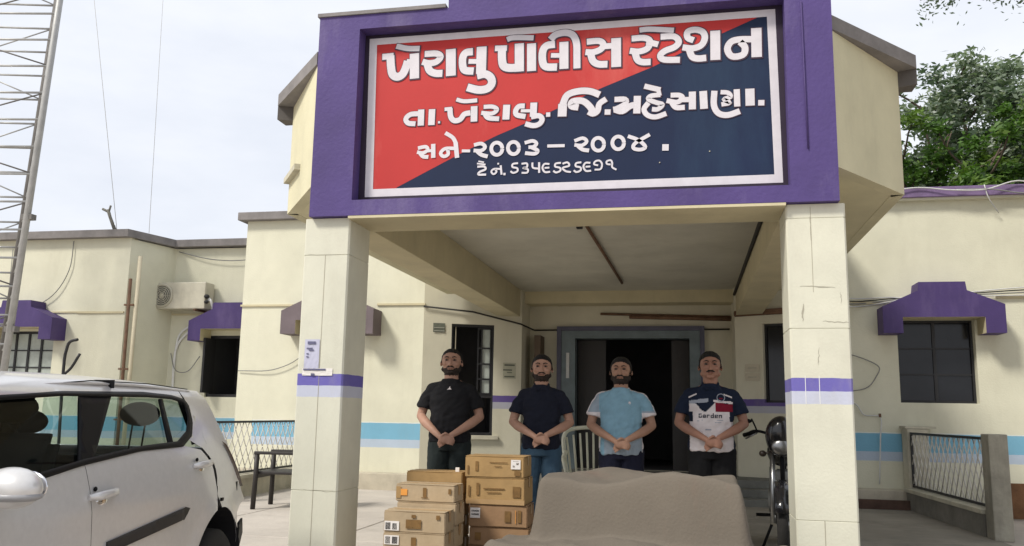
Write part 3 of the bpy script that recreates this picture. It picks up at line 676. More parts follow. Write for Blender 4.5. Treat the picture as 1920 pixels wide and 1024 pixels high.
# ================================================================== CAR (silver hatchback seen from its left rear)
def build_car():
    th = -1.43793751; T = thing('parked_car', 'silver hatchback with a broken rear bumper parked at the left edge', 'car', (-.7938, -1.1802, -.2), th)
    m_paint = mat('silver_car_paint', (.62, .61, .60), .32, .05, 30, .02, 200, metal=.25, coat=.6, spec=.5)
    m_blk = mat('black_plastic', (.006, .006, .007), .5, .2, 20, 0, spec=.15); m_int = mat('car_interior', (.012, .012, .014), .9, .2, 20, 0); m_seat = mat('car_seat_fabric', (.004, .004, .005), .95, .2, 20, .1)
    m_tyre = mat('tyre_rubber', (.018, .017, .016), .85, .2, 20, .2); m_rim = mat('steel_rim', (.35, .35, .36), .4, .1, 10, 0, metal=.8)
    m_gl = glass_mat('car_glass', (.72, .82, .80), .09); m_red = mat('dark_lamp', (.05, .012, .014), .2, .1, 10, 0); m_chr = mat('chrome', (.7, .7, .72), .15, .02, 10, 0, metal=1)
    XE = -.62; XF = 3.28
    def ys(x, z):
        # half width of the body at station x and height z
        k = [(.15, .70), (.30, .80), (.50, .838), (.70, .842), (.86, .832), (.96, .812), (1.05, .785), (1.12, .755), (1.40, .625), (1.46, .56), (1.52, .40)]
        y = k[0][1] if z < k[0][0] else k[-1][1]
        for (a, b), (c, d) in zip(k, k[1:]):
            if a <= z <= c: y = b+(d-b)*(z-a)/(c-a)
        f = 1.0
        if x < .25: f -= .09*((.25-x)/.87)**2
        if x > 2.2: f -= .26*((x-2.2)/1.08)**2
        # wheel arch flare
        for wx in (-.03, 2.42):
            r = math.hypot(x-wx, z-.30); y += .018*math.exp(-((r-.42)/.07)**2)
        return y*f
    ZK = [.15, .22, .30, .36, .43, .50, .56, .63, .70, .75, .80, .86, .91, .96, 1.0, 1.05, 1.085, 1.12, 1.16, 1.20, 1.25, 1.30, 1.35, 1.40, 1.43, 1.46]
    def side(name, poly, m, par=T, off=0, thick=.012, step=.06, both=True, label=None):
        out = []
        for s in ((1, -1) if both else (1,)):
            bm = bmesh.new(); vs = [bm.verts.new((x, 0, z)) for x, z in poly]; bm.faces.new(vs)
            bmesh.ops.triangulate(bm, faces=bm.faces)
            X = [p[0] for p in poly]; Z = [p[1] for p in poly]
            for q in [i*.05 for i in range(-13, 67)]:
                if min(X) < q < max(X): bmesh.ops.bisect_plane(bm, geom=bm.verts[:]+bm.edges[:]+bm.faces[:], plane_co=(q, 0, 0), plane_no=(1, 0, 0))
            for q in ZK:
                if min(Z) < q < max(Z): bmesh.ops.bisect_plane(bm, geom=bm.verts[:]+bm.edges[:]+bm.faces[:], plane_co=(0, 0, q), plane_no=(0, 0, 1))
            de = [e_ for e_ in bm.edges if len(e_.link_faces) == 2 and abs(e_.verts[0].co.x-e_.verts[1].co.x) > 1e-5 and abs(e_.verts[0].co.z-e_.verts[1].co.z) > 1e-5]
            bmesh.ops.dissolve_edges(bm, edges=de, use_verts=False)
            for v in bm.verts: v.co.y = s*(ys(v.co.x, v.co.z)+off)
            bm.normal_update()
            for f_ in bm.faces:
                if f_.normal.y*s < 0: f_.normal_flip()
            me_ = bpy.data.meshes.new(name); bm.to_mesh(me_); bm.free(); o = link(name, me_, m, par, smooth=True)
            NN = []
            for v in me_.vertices:
                x_, z_ = v.co.x, v.co.z; e_ = .02
                NN.append(Vector((-(ys(x_+e_, z_)-ys(x_-e_, z_))/(2*e_), s, -(ys(x_, z_+e_)-ys(x_, z_-e_))/(2*e_))).normalized())
            me_.normals_split_custom_set_from_vertices(NN)
            if thick and m is not m_paint:
                sd = o.modifiers.new('thick', 'SOLIDIFY'); sd.thickness = min(thick, .005) if m is m_paint else thick; sd.offset = 0
            if label and s == 1: o['label'] = label
            out.append(o)
        return out[0]
    def arch(wx, a0, a1, rx=.40, rz=.43, n=14): return [(wx+rx*math.cos(math.radians(a0+(a1-a0)*i/n)), .30+rz*math.sin(math.radians(a0+(a1-a0)*i/n))) for i in range(n+1)]
    belt = lambda x: 1.145-.022*max(0, x)-.048*max(0, x-.4)*max(0, x-.4)/1.5
    g = .002
    # rear door, wrapped round the front half of the rear arch
    rd = [(1.45-g, .24), (1.45-g, belt(1.45)-.005), (1.0, belt(1.0)-.005), (.60, belt(.6)-.005), (.40, 1.125), (.16, 1.09), (.05, 1.00), (.03, .88), (.02+g, .80)]
    rd += [p for p in arch(-.03, 78, 6) if p[0] > .03] + [(.42, .24)]
    side('rear_door', rd, m_paint)
    fd = [(1.45+g, .24), (1.98, .24), (1.98, .52), (2.08, .66), (2.55, .74), (2.62, .90), (2.60, .965), (2.2, 1.0), (2.0, belt(2.0)-.01), (1.45+g, belt(1.45)-.005)]
    side('front_door', fd[::-1], m_paint)
    # rear quarter with the C pillar and the broken lower corner
    rq = [(.02-g, .815)] + [(-.005, .90), (.012, 1.00), (.13, 1.10), (.30, 1.16)] + [(.235, 1.19), (.155, 1.27), (.118, 1.36), (.135, 1.40), (.10, 1.462), (-.19, 1.452), (-.255, 1.33), (-.30, 1.20), (-.33, 1.12), (-.36, 1.03), (-.42, .92), (-.47, .84), (-.53, .78), (-.60, .735), (-.60, .715), (-.50, .705), (-.41, .66)]
    rq += [p for p in arch(-.03, 158, 84) if p[0] < .0]
    side('rear_quarter', rq, m_paint, label='rear quarter with a torn, flared lip where the bumper is missing')
    side('rear_bumper', [(-.44, .24), (-.60, .26), (-.615, .50), (-.57, .60), (-.46, .58), (-.43, .44)], m_blk)
    side('sill', [(.44, .17), (2.0, .17), (2.0, .235), (.44, .235)], m_blk)
    fq = [(2.37, .24), (2.37, .60), (2.35, .925), (2.24, .995), (2.5, .975), (2.9, .90), (3.15, .80), (3.26, .60), (3.28, .40), (3.2, .24), (2.84, .24)] 
    fq = [(2.62, .74), (2.63, .90), (2.61, .97), (2.7, .955), (2.9, .90), (3.12, .80), (3.24, .60), (3.28, .40), (3.2, .24), (2.84, .26)] + [p for p in arch(2.42, 0, 62)][1:]
    side('front_wing', fq, m_paint)
    # black surround of the glass: B pillar, quarter divider, rails
    side('window_frame', [(1.50, belt(1.5)), (1.30, 1.395), (1.005, 1.395), (1.375, belt(1.38))], m_blk, off=-.003)
    side('window_frame', [(.555, belt(.55)), (.475, 1.39), (.437, 1.39), (.50, belt(.5))], m_blk, off=-.003)
    def resamp(P, n):
        D_ = [0]
        for a, b in zip(P, P[1:]): D_.append(D_[-1]+math.dist(a, b))
        out = []
        for i in range(n+1):
            t = D_[-1]*i/n; k = max(q for q in range(len(P)-1) if D_[q] <= t+1e-9); u = (t-D_[k])/(D_[k+1]-D_[k]); out.append((P[k][0]+(P[k+1][0]-P[k][0])*u, P[k][1]+(P[k+1][1]-P[k][1])*u))
        return out
    def band(name, pairs, m, off, par=T):
        for s in (1, -1):
            bm = bmesh.new(); A = []; 
            for a, b, n in pairs:
                ra, rb = resamp(a, n), resamp(b, n)
                if A: ra, rb = ra[1:], rb[1:]
                A += list(zip(ra, rb))
            R = [[bm.verts.new((p[0], s*(ys(*p)+off), p[1])) for p in (a, ((a[0]+b[0])/2, (a[1]+b[1])/2), b)] for a, b in A]
            for p, q in zip(R, R[1:]):
                for i in range(2): bm.faces.new((p[i], p[i+1], q[i+1], q[i]))
            o = frombm(name, bm, m, par, smooth=True); sd = o.modifiers.new('t', 'SOLIDIFY'); sd.thickness = .004; sd.offset = 0
    band('window_frame', [
        ([(2.0, 1.378), (1.45, 1.412), (.62, 1.428)], [(1.98, 1.36), (1.45, 1.390), (.62, 1.400)], 24),
        ([(.62, 1.428), (.30, 1.418), (.16, 1.395)], [(.62, 1.400), (.33, 1.393), (.20, 1.372)], 10),
        ([(.16, 1.395), (.122, 1.36), (.15, 1.26), (.235, 1.175), (.40, 1.118)], [(.20, 1.372), (.182, 1.35), (.205, 1.28), (.29, 1.205), (.45, 1.150)], 16),
        ([(.40, 1.118), (.9, belt(.9)-.004), (1.45, belt(1.45)-.004), (2.55, .965)], [(.45, 1.150), (.9, belt(.9)+.022), (1.45, belt(1.45)+.022), (2.55, .985)], 40)], m_blk, .007)
    side('window_glass', [(1.48, belt(1.48)+.01), (2.55, .985), (1.98, 1.36), (1.30, 1.392)], m_gl, off=-.012, thick=0, step=.12, label='front side window')
    side('window_glass', [(.555, belt(.55)+.015), (1.375, belt(1.37)+.01), (1.01, 1.392), (.475, 1.39)], m_gl, off=-.012, thick=0, step=.12)
    side('window_glass', [(.50, belt(.5)+.02), (.437, 1.385), (.32, 1.385), (.175, 1.365), (.19, 1.29), (.28, 1.21)], m_gl, off=-.012, thick=0, step=.12)
    # gutter / roof rail panel above the windows
    side('roof_rail', [(2.0, 1.38), (1.45, 1.410), (.62, 1.425), (.16, 1.398), (.105, 1.462), (.62, 1.474), (1.40, 1.47), (2.02, 1.41), (2.63, 1.0), (2.57, .985)], m_paint, thick=.02)
    side('waist_moulding', [(1.32, .655), (.50, .72), (.44, .775), (.50, .782), (1.32, .71)], mat('moulding_dark', (.030, .026, .024), .6, .2, 20, 0), off=.008, thick=.012)
    # roof, bonnet, hatch as strips across the car
    def strip(name, prof, m, sc=1.0, crown=.05, ny=14, par=T, thick=.01, yy=None):
        bm = bmesh.new(); R = []
        P = [(p.x, p.z) for p in crom([(x, 0, z) for x, z in prof], 5)]
        for x, z in P:
            W_ = (yy(x, z) if yy else ys(x, z))*sc; R.append([bm.verts.new((x, W_*(2*i/ny-1), z+crown*(1-abs(2*i/ny-1)**2.4))) for i in range(ny+1)])
        for a, b in zip(R, R[1:]):
            for i in range(ny): bm.faces.new((a[i], a[i+1], b[i+1], b[i]))
        o = frombm(name, bm, m, par, smooth=True)
        if thick: sd = o.modifiers.new('t', 'SOLIDIFY'); sd.thickness = thick; sd.offset = -1
        return o
    strip('roof', [(2.05, 1.39), (1.6, 1.44), (1.1, 1.462), (.6, 1.466), (.2, 1.458), (-.2, 1.445)], m_paint, yy=lambda x, z: .575-(.05 if x < -.1 else 0), crown=.055)
    strip('headliner', [(2.0, 1.37), (1.5, 1.425), (1.1, 1.44), (.6, 1.444), (.2, 1.436), (-.18, 1.42)], m_int, yy=lambda x, z: .56-(.05 if x < -.1 else 0), crown=.045)
    bm = bmesh.new(); tube_bm(bm, [(1.7, .555, 1.425), (1.1, .565, 1.474), (.5, .565, 1.478), (-.1, .53, 1.462)], .0035, 6); tube_bm(bm, [(1.7, -.555, 1.425), (1.1, -.565, 1.474), (.5, -.565, 1.478), (-.1, -.53, 1.462)], .0035, 6); frombm('roof_channel', bm, m_blk, T)
    box('roof_joint', .93, .934, .45, .60, 1.44, 1.484, m_blk, T)
    strip('windscreen', [(2.06, 1.39), (2.33, 1.20), (2.63, .99)], m_gl, crown=.05, thick=0, sc=.97)
    strip('bonnet', [(2.64, .98), (2.8, .95), (3.0, .88), (3.15, .78)], m_paint, crown=.05, sc=.98)
    strip('front_bumper', [(3.16, .77), (3.27, .6), (3.28, .4), (3.2, .22)], m_paint, crown=0, sc=.98)
    strip('spoiler', [(-.18, 1.455), (-.27, 1.452), (-.30, 1.43)], m_paint, yy=lambda x, z: .50, crown=.03)
    strip('rear_glass', [(-.22, 1.42), (-.30, 1.27), (-.40, 1.08)], m_gl, crown=0, thick=0, sc=.86)
    strip('hatch', [(-.40, 1.08), (-.49, .92), (-.56, .75), (-.58, .62)], m_paint, crown=0, sc=.93)
    for s in (1, -1):
        bm = bmesh.new()
        prof = [(-.275, 1.11), (-.335, 1.03), (-.40, .94), (-.455, .87), (-.50, .82)]
        R = []
        for (x, z) in prof:
            y = ys(x, z)*s; R.append([bm.verts.new(v) for v in ((x+.05, y+.004*s, z+.02), (x-.004, y+.012*s, z), (x-.06, y-.10*s, z), (x-.02, y-.12*s, z))])
        for a, b in zip(R, R[1:]):
            for i in range(3): bm.faces.new((a[i], a[i+1], b[i+1], b[i]))
        frombm('tail_lamp', bm, m_red, T, smooth=True)
    # handles: bar over a recessed cup, lock button
    for x, z in ((1.355, .930), (.22, 1.005)):
        for s in (1, -1):
            y = ys(x, z); bm = bmesh.new(); ell_bm(bm, (x+.0, s*(y-.001), z-.028), (.058, .014, .030)); cup = frombm('handle_cup', bm, m_chr, T, smooth=True)
            bm = bmesh.new(); tube_bm(bm, [(x-.12, s*(ys(x-.1, z)+.008), z+.010), (x-.07, s*(y+.034), z+.008), (x+.07, s*(y+.036), z+.002), (x+.12, s*(y+.008), z-.002)], [.012, .016, .016, .011], 8, flat=1.3)
            h = frombm('door_handle', bm, m_paint, T)
            bm = bmesh.new(); ell_bm(bm, (x+.06, s*(y+.001), z+.032), (.012, .008, .012), seg=10, rings=6); frombm('lock', bm, m_blk, h)
    # mirrors
    for s in (1, -1):
        bm = bmesh.new(); ell_bm(bm, (2.20, s*.93, 1.035), (.085, .125, .078), (0, 0, -.25*s), 24, 14); mo = frombm('mirror', bm, m_paint, T, smooth=True)
        bm = bmesh.new(); ell_bm(bm, (2.20, s*.93, 1.008), (.088, .128, .030), (0, 0, -.25*s), 24, 10); frombm('mirror_trim', bm, mat('mirror_grey', (.30, .30, .31), .4, .05), mo, smooth=True)
        bm = bmesh.new(); tube_bm(bm, [(2.22, s*.74, 1.0), (2.2, s*.84, 1.0)], .025, 8); frombm('mirror_stalk', bm, m_blk, mo)
        bm = bmesh.new(); ell_bm(bm, (2.12, s*.94, 1.035), (.012, .10, .06), (0, 0, -.25*s), 20, 10); frombm('mirror_glass', bm, m_chr, mo, smooth=True)
    # wheels
    for wx in (-.03, 2.42):
        for s in (1, -1):
            w_ = bpy.data.objects.new('wheel', None); COL.objects.link(w_); w_.parent = T; w_.location = (wx, s*.74, .30)
            bm = bmesh.new(); lathe(bm, [(.19, -.09), (.27, -.095), (.295, -.07), (.30, 0), (.295, .07), (.27, .095), (.19, .09)], seg=36, axis='y'); frombm('tyre', bm, m_tyre, w_)
            bm = bmesh.new(); lathe(bm, [(.0, .02*s), (.05, .05*s), (.06, .02*s), (.16, .015*s), (.19, .07*s), (.20, .09*s), (.19, -.08*s)], seg=36, axis='y')
            for k in range(8):
                a = k*PI/4; ell_bm(bm, (.12*math.cos(a), .03*s, .12*math.sin(a)), (.02, .012, .02), seg=8, rings=5)
            frombm('rim', bm, m_rim, w_)
    for wx in (-.03, 2.42):
        for s in (1, -1):
            bm = bmesh.new(); pts = arch(wx, 175, 5, .405, .435, 18); R = [[bm.verts.new((x, s*y, z)) for y in (.83, .50)] for x, z in pts]
            for a, b in zip(R, R[1:]): bm.faces.new((a[0], a[1], b[1], b[0]))
            q = [bm.verts.new((x, s*.50, z)) for x, z in pts]; bm.faces.new(q); frombm('wheel_well', bm, m_int, T)
    # interior
    box('floor_pan', -.45, 3.1, -.70, .70, .18, .36, m_int, T); box('dashboard', 1.95, 2.35, -.68, .68, .36, .98, m_int, T, bev=.04)
    for s in (1, -1): side('door_card', [(.45, .40), (2.3, .40), (2.2, .95), (.45, 1.08)], m_int, off=-.05, thick=.02, step=.3, both=True); break
    side('pillar_trim', [(.17, 1.12), (.11, 1.36), (.15, 1.42), (-.2, 1.43), (-.3, 1.15)], m_int, off=-.04, thick=.01)
    box('parcel_shelf', -.42, .12, -.60, .60, .98, 1.02, m_int, T)
    def seat(x, y, w, hz, name='seat', rear=False):
        bm = bmesh.new()
        abox(bm, x-.02, x+.50, y-w/2, y+w/2, .36, .56)
        bmesh.ops.bevel(bm, geom=bm.edges[:], offset=.04, segments=3, affect='EDGES')
        b2 = bmesh.new(); abox(b2, -.06, .06, -w/2+.02, w/2-.02, 0, hz-.5); bmesh.ops.bevel(b2, geom=b2.edges[:], offset=.05, segments=4, affect='EDGES')
        bmesh.ops.transform(b2, matrix=Matrix.Translation((x+.02, y, .50)) @ Matrix.Rotation(-.28, 4, 'Y'), verts=b2.verts)
        tmp = bpy.data.meshes.new('t'); b2.to_mesh(tmp); bm.from_mesh(tmp); b2.free(); bpy.data.meshes.remove(tmp)
        o = frombm(name, bm, m_seat, T, smooth=True)
        return o
    def rest(x, y, z, o):
        bm = bmesh.new(); ell_bm(bm, (x, y, z), (.05, .13, .075), seg=20, rings=12)
        for d in (-.04, .04): tube_bm(bm, [(x, y+d, z-.05), (x+.03, y+d, z-.22)], .006, 6)
        frombm('headrest', bm, m_seat, o, smooth=True)
    for y in (.36, -.36):
        o = seat(1.60, y, .58, 1.24, 'front_seat'); rest(1.40, y, 1.33, o)
    o = seat(.25, 0, 1.20, 1.06, 'rear_seat'); rest(.16, .36, 1.30, o); rest(.16, -.36, 1.24, o)
    tube('steering_wheel', [(1.72+.05*math.cos(a), -.36+.18*math.sin(a), .95+.17*math.cos(a)) for a in [2*PI*i/20 for i in range(21)]], .014, m_blk, T)
    # broken bumper clutter: hanging clip and torn edge
    box('bumper_bracket', -.40, -.36, .76, .795, .80, .86, m_blk, T); box('bumper_clip', -.03, .0, .845, .856, .77, .79, m_blk, T)
    return T
CAR = build_car()
# ================================================================== PEOPLE
def remesh(bm, vox, smooth=2, disp=None):
    bmesh.ops.recalc_face_normals(bm, faces=bm.faces)
    me = bpy.data.meshes.new('tmp'); bm.to_mesh(me); bm.free()
    o = bpy.data.objects.new('tmp', me); COL.objects.link(o)
    r = o.modifiers.new('r', 'REMESH'); r.mode = 'VOXEL'; r.voxel_size = vox; r.adaptivity = 0
    s = o.modifiers.new('s', 'SMOOTH'); s.factor = .5; s.iterations = smooth
    dg = bpy.context.evaluated_depsgraph_get(); out = bpy.data.meshes.new_from_object(o.evaluated_get(dg))
    bpy.data.objects.remove(o); bpy.data.meshes.remove(me)
    if disp:
        out.update(); nn = [v.normal.copy() for v in out.vertices]
        for v, n in zip(out.vertices, nn): v.co += n*disp(v.co, n)
    for p in out.polygons: p.use_smooth = True
    return out
def loft(bm, rings, seg=24):
    """rings: (z, cx, cy, rx, ry, power)"""
    R = []
    for z, cx, cy, rx, ry in rings:
        ring = []
        for k in range(seg):
            a = 2*PI*k/seg; c, s = math.cos(a), math.sin(a); e = .82
            ring.append(bm.verts.new((cx+rx*math.copysign(abs(c)**e, c), cy+ry*math.copysign(abs(s)**e, s), z)))
        R.append(ring)
    for a, b in zip(R, R[1:]):
        for k in range(seg): bm.faces.new((a[k], a[(k+1) % seg], b[(k+1) % seg], b[k]))
    bm.faces.new(R[0][::-1]); bm.faces.new(R[-1])
def limb(bm, pts, rads, n=5, seg=14):
    P = crom(pts, n); m = len(P)-1; R = []
    for i in range(m+1):
        t = i/m*(len(rads)-1); k = min(int(t), len(rads)-2); R.append(rads[k]+(rads[k+1]-rads[k])*(t-k))
    tube_bm(bm, P, R, seg)
    ell_bm(bm, P[0], (R[0],)*3, seg=12, rings=8); ell_bm(bm, P[-1], (R[-1],)*3, seg=12, rings=8)

def person(px, py, H, label, skin, hair, beard, moust, wide, belly, shirt, trouser, turn=0.0, polo=False, sleeve=.62, hem=.84, hand_z=.93, hand_dx=0, shade=None, look=0.0, tuck=0, elbow=.265):
    k = H/1.72
    T = thing('person', label, 'person', (px, py, .013), turn, 'men standing in a row under the porch')
    sw = .175*wide
    SH = {s: Vector((s*sw, .012, 1.338)) for s in (-1, 1)}
    EL = {s: Vector((s*elbow*wide**.5*1.0, .015, 1.105)) for s in (-1, 1)}
    hz = hand_z
    WR = {-1: Vector((-.055+hand_dx, -.205-belly*.4, hz+.03)), 1: Vector((.06+hand_dx, -.195-belly*.4, hz+.035))}
    # ---- body: one surface
    b = bmesh.new()
    loft(b, [(.86, 0, .01, .150*wide, .105), (.95, 0, .005, .152*wide, .105+belly*.4), (1.05, 0, -.005, .138*wide, .095+belly*.6), (1.18, 0, 0, .150*wide, .105+belly*.3), (1.30, 0, .01, .165*wide, .110), (1.36, 0, .015, .13*wide, .085), (1.41, 0, .015, .08, .062)])
    limb(b, [(0, .02, 1.38), (0, .012, 1.46), (0, .0, 1.54)], [.072, .066, .064])
    for s in (-1, 1):
        limb(b, [(s*.05, .02, 1.405), SH[s]], [.042, .044])
        limb(b, [SH[s], SH[s].lerp(EL[s], .5)+Vector((s*.008, 0, 0)), EL[s]], [.046, .047, .040])
        limb(b, [EL[s], EL[s].lerp(WR[s], .35)+Vector((s*.006, -.012, -.004)), WR[s]], [.041, .0435, .026])
        limb(b, [(s*.085, .01, .90), (s*.095, .0, .70), (s*.10, .0, .49), (s*.105, .015, .28), (s*.11, .02, .09)], [.088*wide, .082*wide, .055, .054, .038])
        limb(b, [(s*.11, .03, .05), (s*.115, -.05, .04), (s*.12, -.13, .035)], [.042, .040, .034])
    # hands: front (viewer's left arm) hand closed over the other
    A = WR[-1]; Bv = WR[1]
    pa = Vector((-.005+hand_dx, -.235-belly*.4, hz)); ell_bm(b, pa, (.047, .019, .040), (0, .35, 0), 16, 10); limb(b, [A, pa+Vector((-.02, .005, .01))], [.026, .024])
    for i in range(4):
        z = hz+.026-.0185*i; L = (.060, .068, .064, .052)[i]
        limb(b, [pa+Vector((.028, -.004, z-hz)), pa+Vector((.028+L*.45, -.010, z-hz-.008)), pa+Vector((.030+L*.85, .004, z-hz-.015)), pa+Vector((.026+L, .026, z-hz-.020))], [.0098, .0092, .0086, .0075], 3, 8)
    limb(b, [pa+Vector((-.018, -.008, .028)), pa+Vector((.002, -.018, .046)), pa+Vector((.026, -.016, .050))], [.0125, .011, .009], 3, 8)
    pb = Vector((.022+hand_dx, -.205-belly*.4, hz-.004)); ell_bm(b, pb, (.043, .018, .040), (0, -.35, 0), 16, 10); limb(b, [Bv, pb+Vector((.02, 0, .01))], [.027, .024])
    for i in range(4):
        z = .018-.0185*i; L = (.058, .066, .062, .050)[i]
        limb(b, [pb+Vector((-.024, .0, z)), pb+Vector((-.024-L*.5, -.004, z-.016)), pb+Vector((-.022-L*.9, -.006, z-.030))], [.0098, .009, .0078], 3, 8)
    limb(b, [pb+Vector((.018, -.008, .028)), pb+Vector((.0, -.020, .052)), pb+Vector((-.018, -.022, .060))], [.0125, .011, .009], 3, 8)
    # head
    hb = bmesh.new()
    ell_bm(hb, (0, .015, 1.632), (.077, .096, .090), None, 24, 16)
    ell_bm(hb, (0, -.022, 1.585), (.066, .072, .078), None, 20, 14)
    ell_bm(hb, (0, -.030, 1.545), (.054, .056, .040), None, 18, 12); ell_bm(hb, (0, -.066, 1.520), (.026, .022, .018), None, 14, 10)
    for s in (-1, 1):
        ell_bm(hb, (s*.030, -.086, 1.640), (.026, .012, .008), (0, s*.12, 0), 12, 8)
        ell_bm(hb, (s*.040, -.066, 1.590), (.024, .022, .022), None, 12, 8)
        ell_bm(hb, (s*.078, .014, 1.598), (.009, .019, .029), (0, s*-.15, s*.35), 14, 10)
        ell_bm(hb, (s*.013, -.100, 1.578), (.009, .010, .007), None, 10, 6)
        limb(hb, [(0, .01, 1.50), (s*.055, -.01, 1.545)], [.03, .02], 2, 8)
    limb(hb, [(0, -.090, 1.630), (0, -.102, 1.602), (0, -.112, 1.582)], [.008, .011, .0135], 3, 10)
    ell_bm(hb, (0, -.0925, 1.556), (.024, .010, .0055), None, 12, 6); ell_bm(hb, (0, -.0905, 1.546), (.020, .010, .006), None, 12, 6)
    rotm = Matrix.Translation((0, .0, 1.72)) @ Matrix.Rotation(look, 4, 'Z') @ Matrix.Diagonal((1.21, 1.12, 1.07, 1)) @ Matrix.Translation((0, 0, -1.72))
    bmesh.ops.transform(hb, matrix=rotm, verts=hb.verts)
    tmp = bpy.data.meshes.new('t'); hb.to_mesh(tmp); hb.free(); b.from_mesh(tmp); bpy.data.meshes.remove(tmp)
    me = remesh(b, .0062, 2)
    m_skin = mat('skin_'+label.split()[0]+str(int(px*10)), skin, .55, .10, 18, .08, 220, spec=.35)
    body = link('body', me, m_skin, T)
    m_hair = mat('black_hair', (.010, .008, .007), .75, .4, 60, .5, 300)
    inv = rotm.inverted()
    def grown(name, f, m, hi, k_, amp):
        """hair grown from the scalp: the body faces where f > 0, lifted along their normals and tapering to nothing at the edge"""
        idx = {}; V = []; F = []
        for p in me.polygons:
            c = inv @ p.center
            if p.center.z < 1.44 or f(c) <= 0: continue
            q = []
            for vi in p.vertices:
                if vi not in idx:
                    v = me.vertices[vi]; d = max(0, f(inv @ v.co)); off = .0012+min(d*k_, hi)*(.3+.8*max(0, v.normal.z) if name == 'hair' else 1)*(1+.35*noise.noise(v.co*90))+(amp*noise.noise(v.co*60) if d > .012 else 0)
                    idx[vi] = len(V); V.append(v.co+v.normal*off)
                q.append(idx[vi])
            F.append(q)
        return mesh(name, V, F, m, T, smooth=True)
    rec = -.02 if hair < 0 else 0
    def fh(c):
        t = 1.645-.60*c.y-rec*.25 if c.y < 0 else 1.640-1.7*c.y
        if abs(c.x) > .045 and c.y < 0: t += -.006+(-.05 if abs(c.x) > .066 else 0)*max(0, 1-abs(c.y)/.03)
        if c.z < 1.54: return -1
        if abs(c.x) > .083: return -1
        return c.z-t+.004*noise.noise(c*70)
    grown('hair', fh, m_hair, .008+hair, .45, .003)
    if beard:
        def fb(c):
            a = (1.562 if beard > .0035 else 1.554)+max(0, (c.y+.045))*.9-c.z; b_ = c.z-1.492; d = (.010 if beard > .0035 else -.004)-c.y; r = min(a, b_*1.5, d)
            if c.z > 1.541 and c.z < 1.560 and abs(c.x) < .024 and c.y < -.06: return -1
            if abs(c.x) > .080: return -1
            return r+.003*noise.noise(c*80)
        grown('beard', fb, mat('beard_hair_brown', (.13, .07, .048), .8, .4, 60, .6, 300) if beard < .002 else mat('beard_hair', (.030, .019, .014), .8, .4, 60, .6, 300), beard*.8, .2, .0008)
    if moust:
        bm = bmesh.new()
        for s in (-1, 1): tube_bm(bm, [(0, -.105, 1.568), (s*.014, -.103, 1.566), (s*.030, -.090, 1.558)], [.0055, .0065, .003], 8)
        bmesh.ops.transform(bm, matrix=rotm, verts=bm.verts); frombm('moustache', bm, m_hair, T)
    for s in (-1, 1):
        bm = bmesh.new(); tube_bm(bm, [(s*.012, -.0985, 1.644), (s*.030, -.0965, 1.650), (s*.048, -.083, 1.644)], [.0040, .0048, .0025], 6); bmesh.ops.transform(bm, matrix=rotm, verts=bm.verts); frombm('eyebrow', bm, m_hair, T)
        bm = bmesh.new(); ell_bm(bm, (s*.031, -.0805, 1.622), (.0155, .0100, .0075), None, 14, 8); bmesh.ops.transform(bm, matrix=rotm, verts=bm.verts); e_ = frombm('eye', bm, mat('eye_white', (.16, .12, .10), .2, .05, 10, 0), T, smooth=True)
        bm = bmesh.new(); ell_bm(bm, (s*.031, -.0880, 1.622), (.0062, .0032, .0062), None, 12, 8); bmesh.ops.transform(bm, matrix=rotm, verts=bm.verts); frombm('iris', bm, m_hair, e_, smooth=True)
    bm = bmesh.new(); tube_bm(bm, [(-.021, -.0985, 1.5505), (0, -.1025, 1.552), (.021, -.0985, 1.5505)], [.0022, .0036, .0022], 6); bmesh.ops.transform(bm, matrix=rotm, verts=bm.verts)
    frombm('lips', bm, mat('lips', (.16, .06, .05), .5, .1, 20, 0), T)
    # ---- trousers
    g = bmesh.new(); hm = hem
    loft(g, [(.80, 0, .015, .172*wide, .120), (.90, 0, .012, .170*wide, .122), (1.00, 0, .005, .160*wide, .112+belly*.3)])
    for s in (-1, 1): limb(g, [(s*.088*wide, .012, .86), (s*.098, .005, .66), (s*.104, .005, .46), (s*.108, .018, .25), (s*.112, .022, .09)], [.100*wide, .096*wide, .076, .072, .068])
    tr = remesh(g, .009, 3, lambda c, n: .006*noise.noise(Vector((c.x*14, c.y*14, c.z*7)))+.003*noise.noise(c*38))
    link('trousers', tr, trouser, T)
    for s in (-1, 1):
        g = bmesh.new(); limb(g, [(s*.112, .045, .045), (s*.116, -.04, .045), (s*.122, -.15, .038)], [.046, .047, .040]); abox(g, s*.118-.042, s*.118+.042, -.19, .09, .0, .028)
        link('shoe', remesh(g, .008, 2), mat('shoe_dark', (.03, .025, .022), .5, .2, 20, .1), T)
    # ---- shirt
    g = bmesh.new(); W_ = wide; bl = belly
    loft(g, [(hm, 0, .012, .182*W_, .128+bl*.2), (hm+.06, 0, .008, .180*W_, .130+bl*.5), (1.00, 0, .0, .172*W_, .126+bl*.9), (1.10, 0, -.004, .168*W_, .124+bl*1.0), (1.22, 0, .0, .176*W_, .126+bl*.5), (1.31, 0, .008, .180*W_, .122), (1.355, 0, .014, .152*W_, .108), (1.392, 0, .016, .118, .094), (1.420, 0, .014, .094, .084), (1.442, 0, .012, .080, .076)], 32)
    for s in (-1, 1):
        e = SH[s].lerp(EL[s], sleeve)
        limb(g, [(s*.045, .014, 1.392), (s*.11, .012, 1.362), SH[s]+Vector((-s*.005, 0, -.004))], [.050, .060, .064], 4)
        P = crom([SH[s]+Vector((-s*.015, 0, -.002)), SH[s].lerp(e, .5)+Vector((s*.006, 0, 0)), e+Vector((s*.004, -.004, -.01))], 6)
        tube_bm(g, P, [.063+.009*i/len(P) for i in range(len(P))], 18)
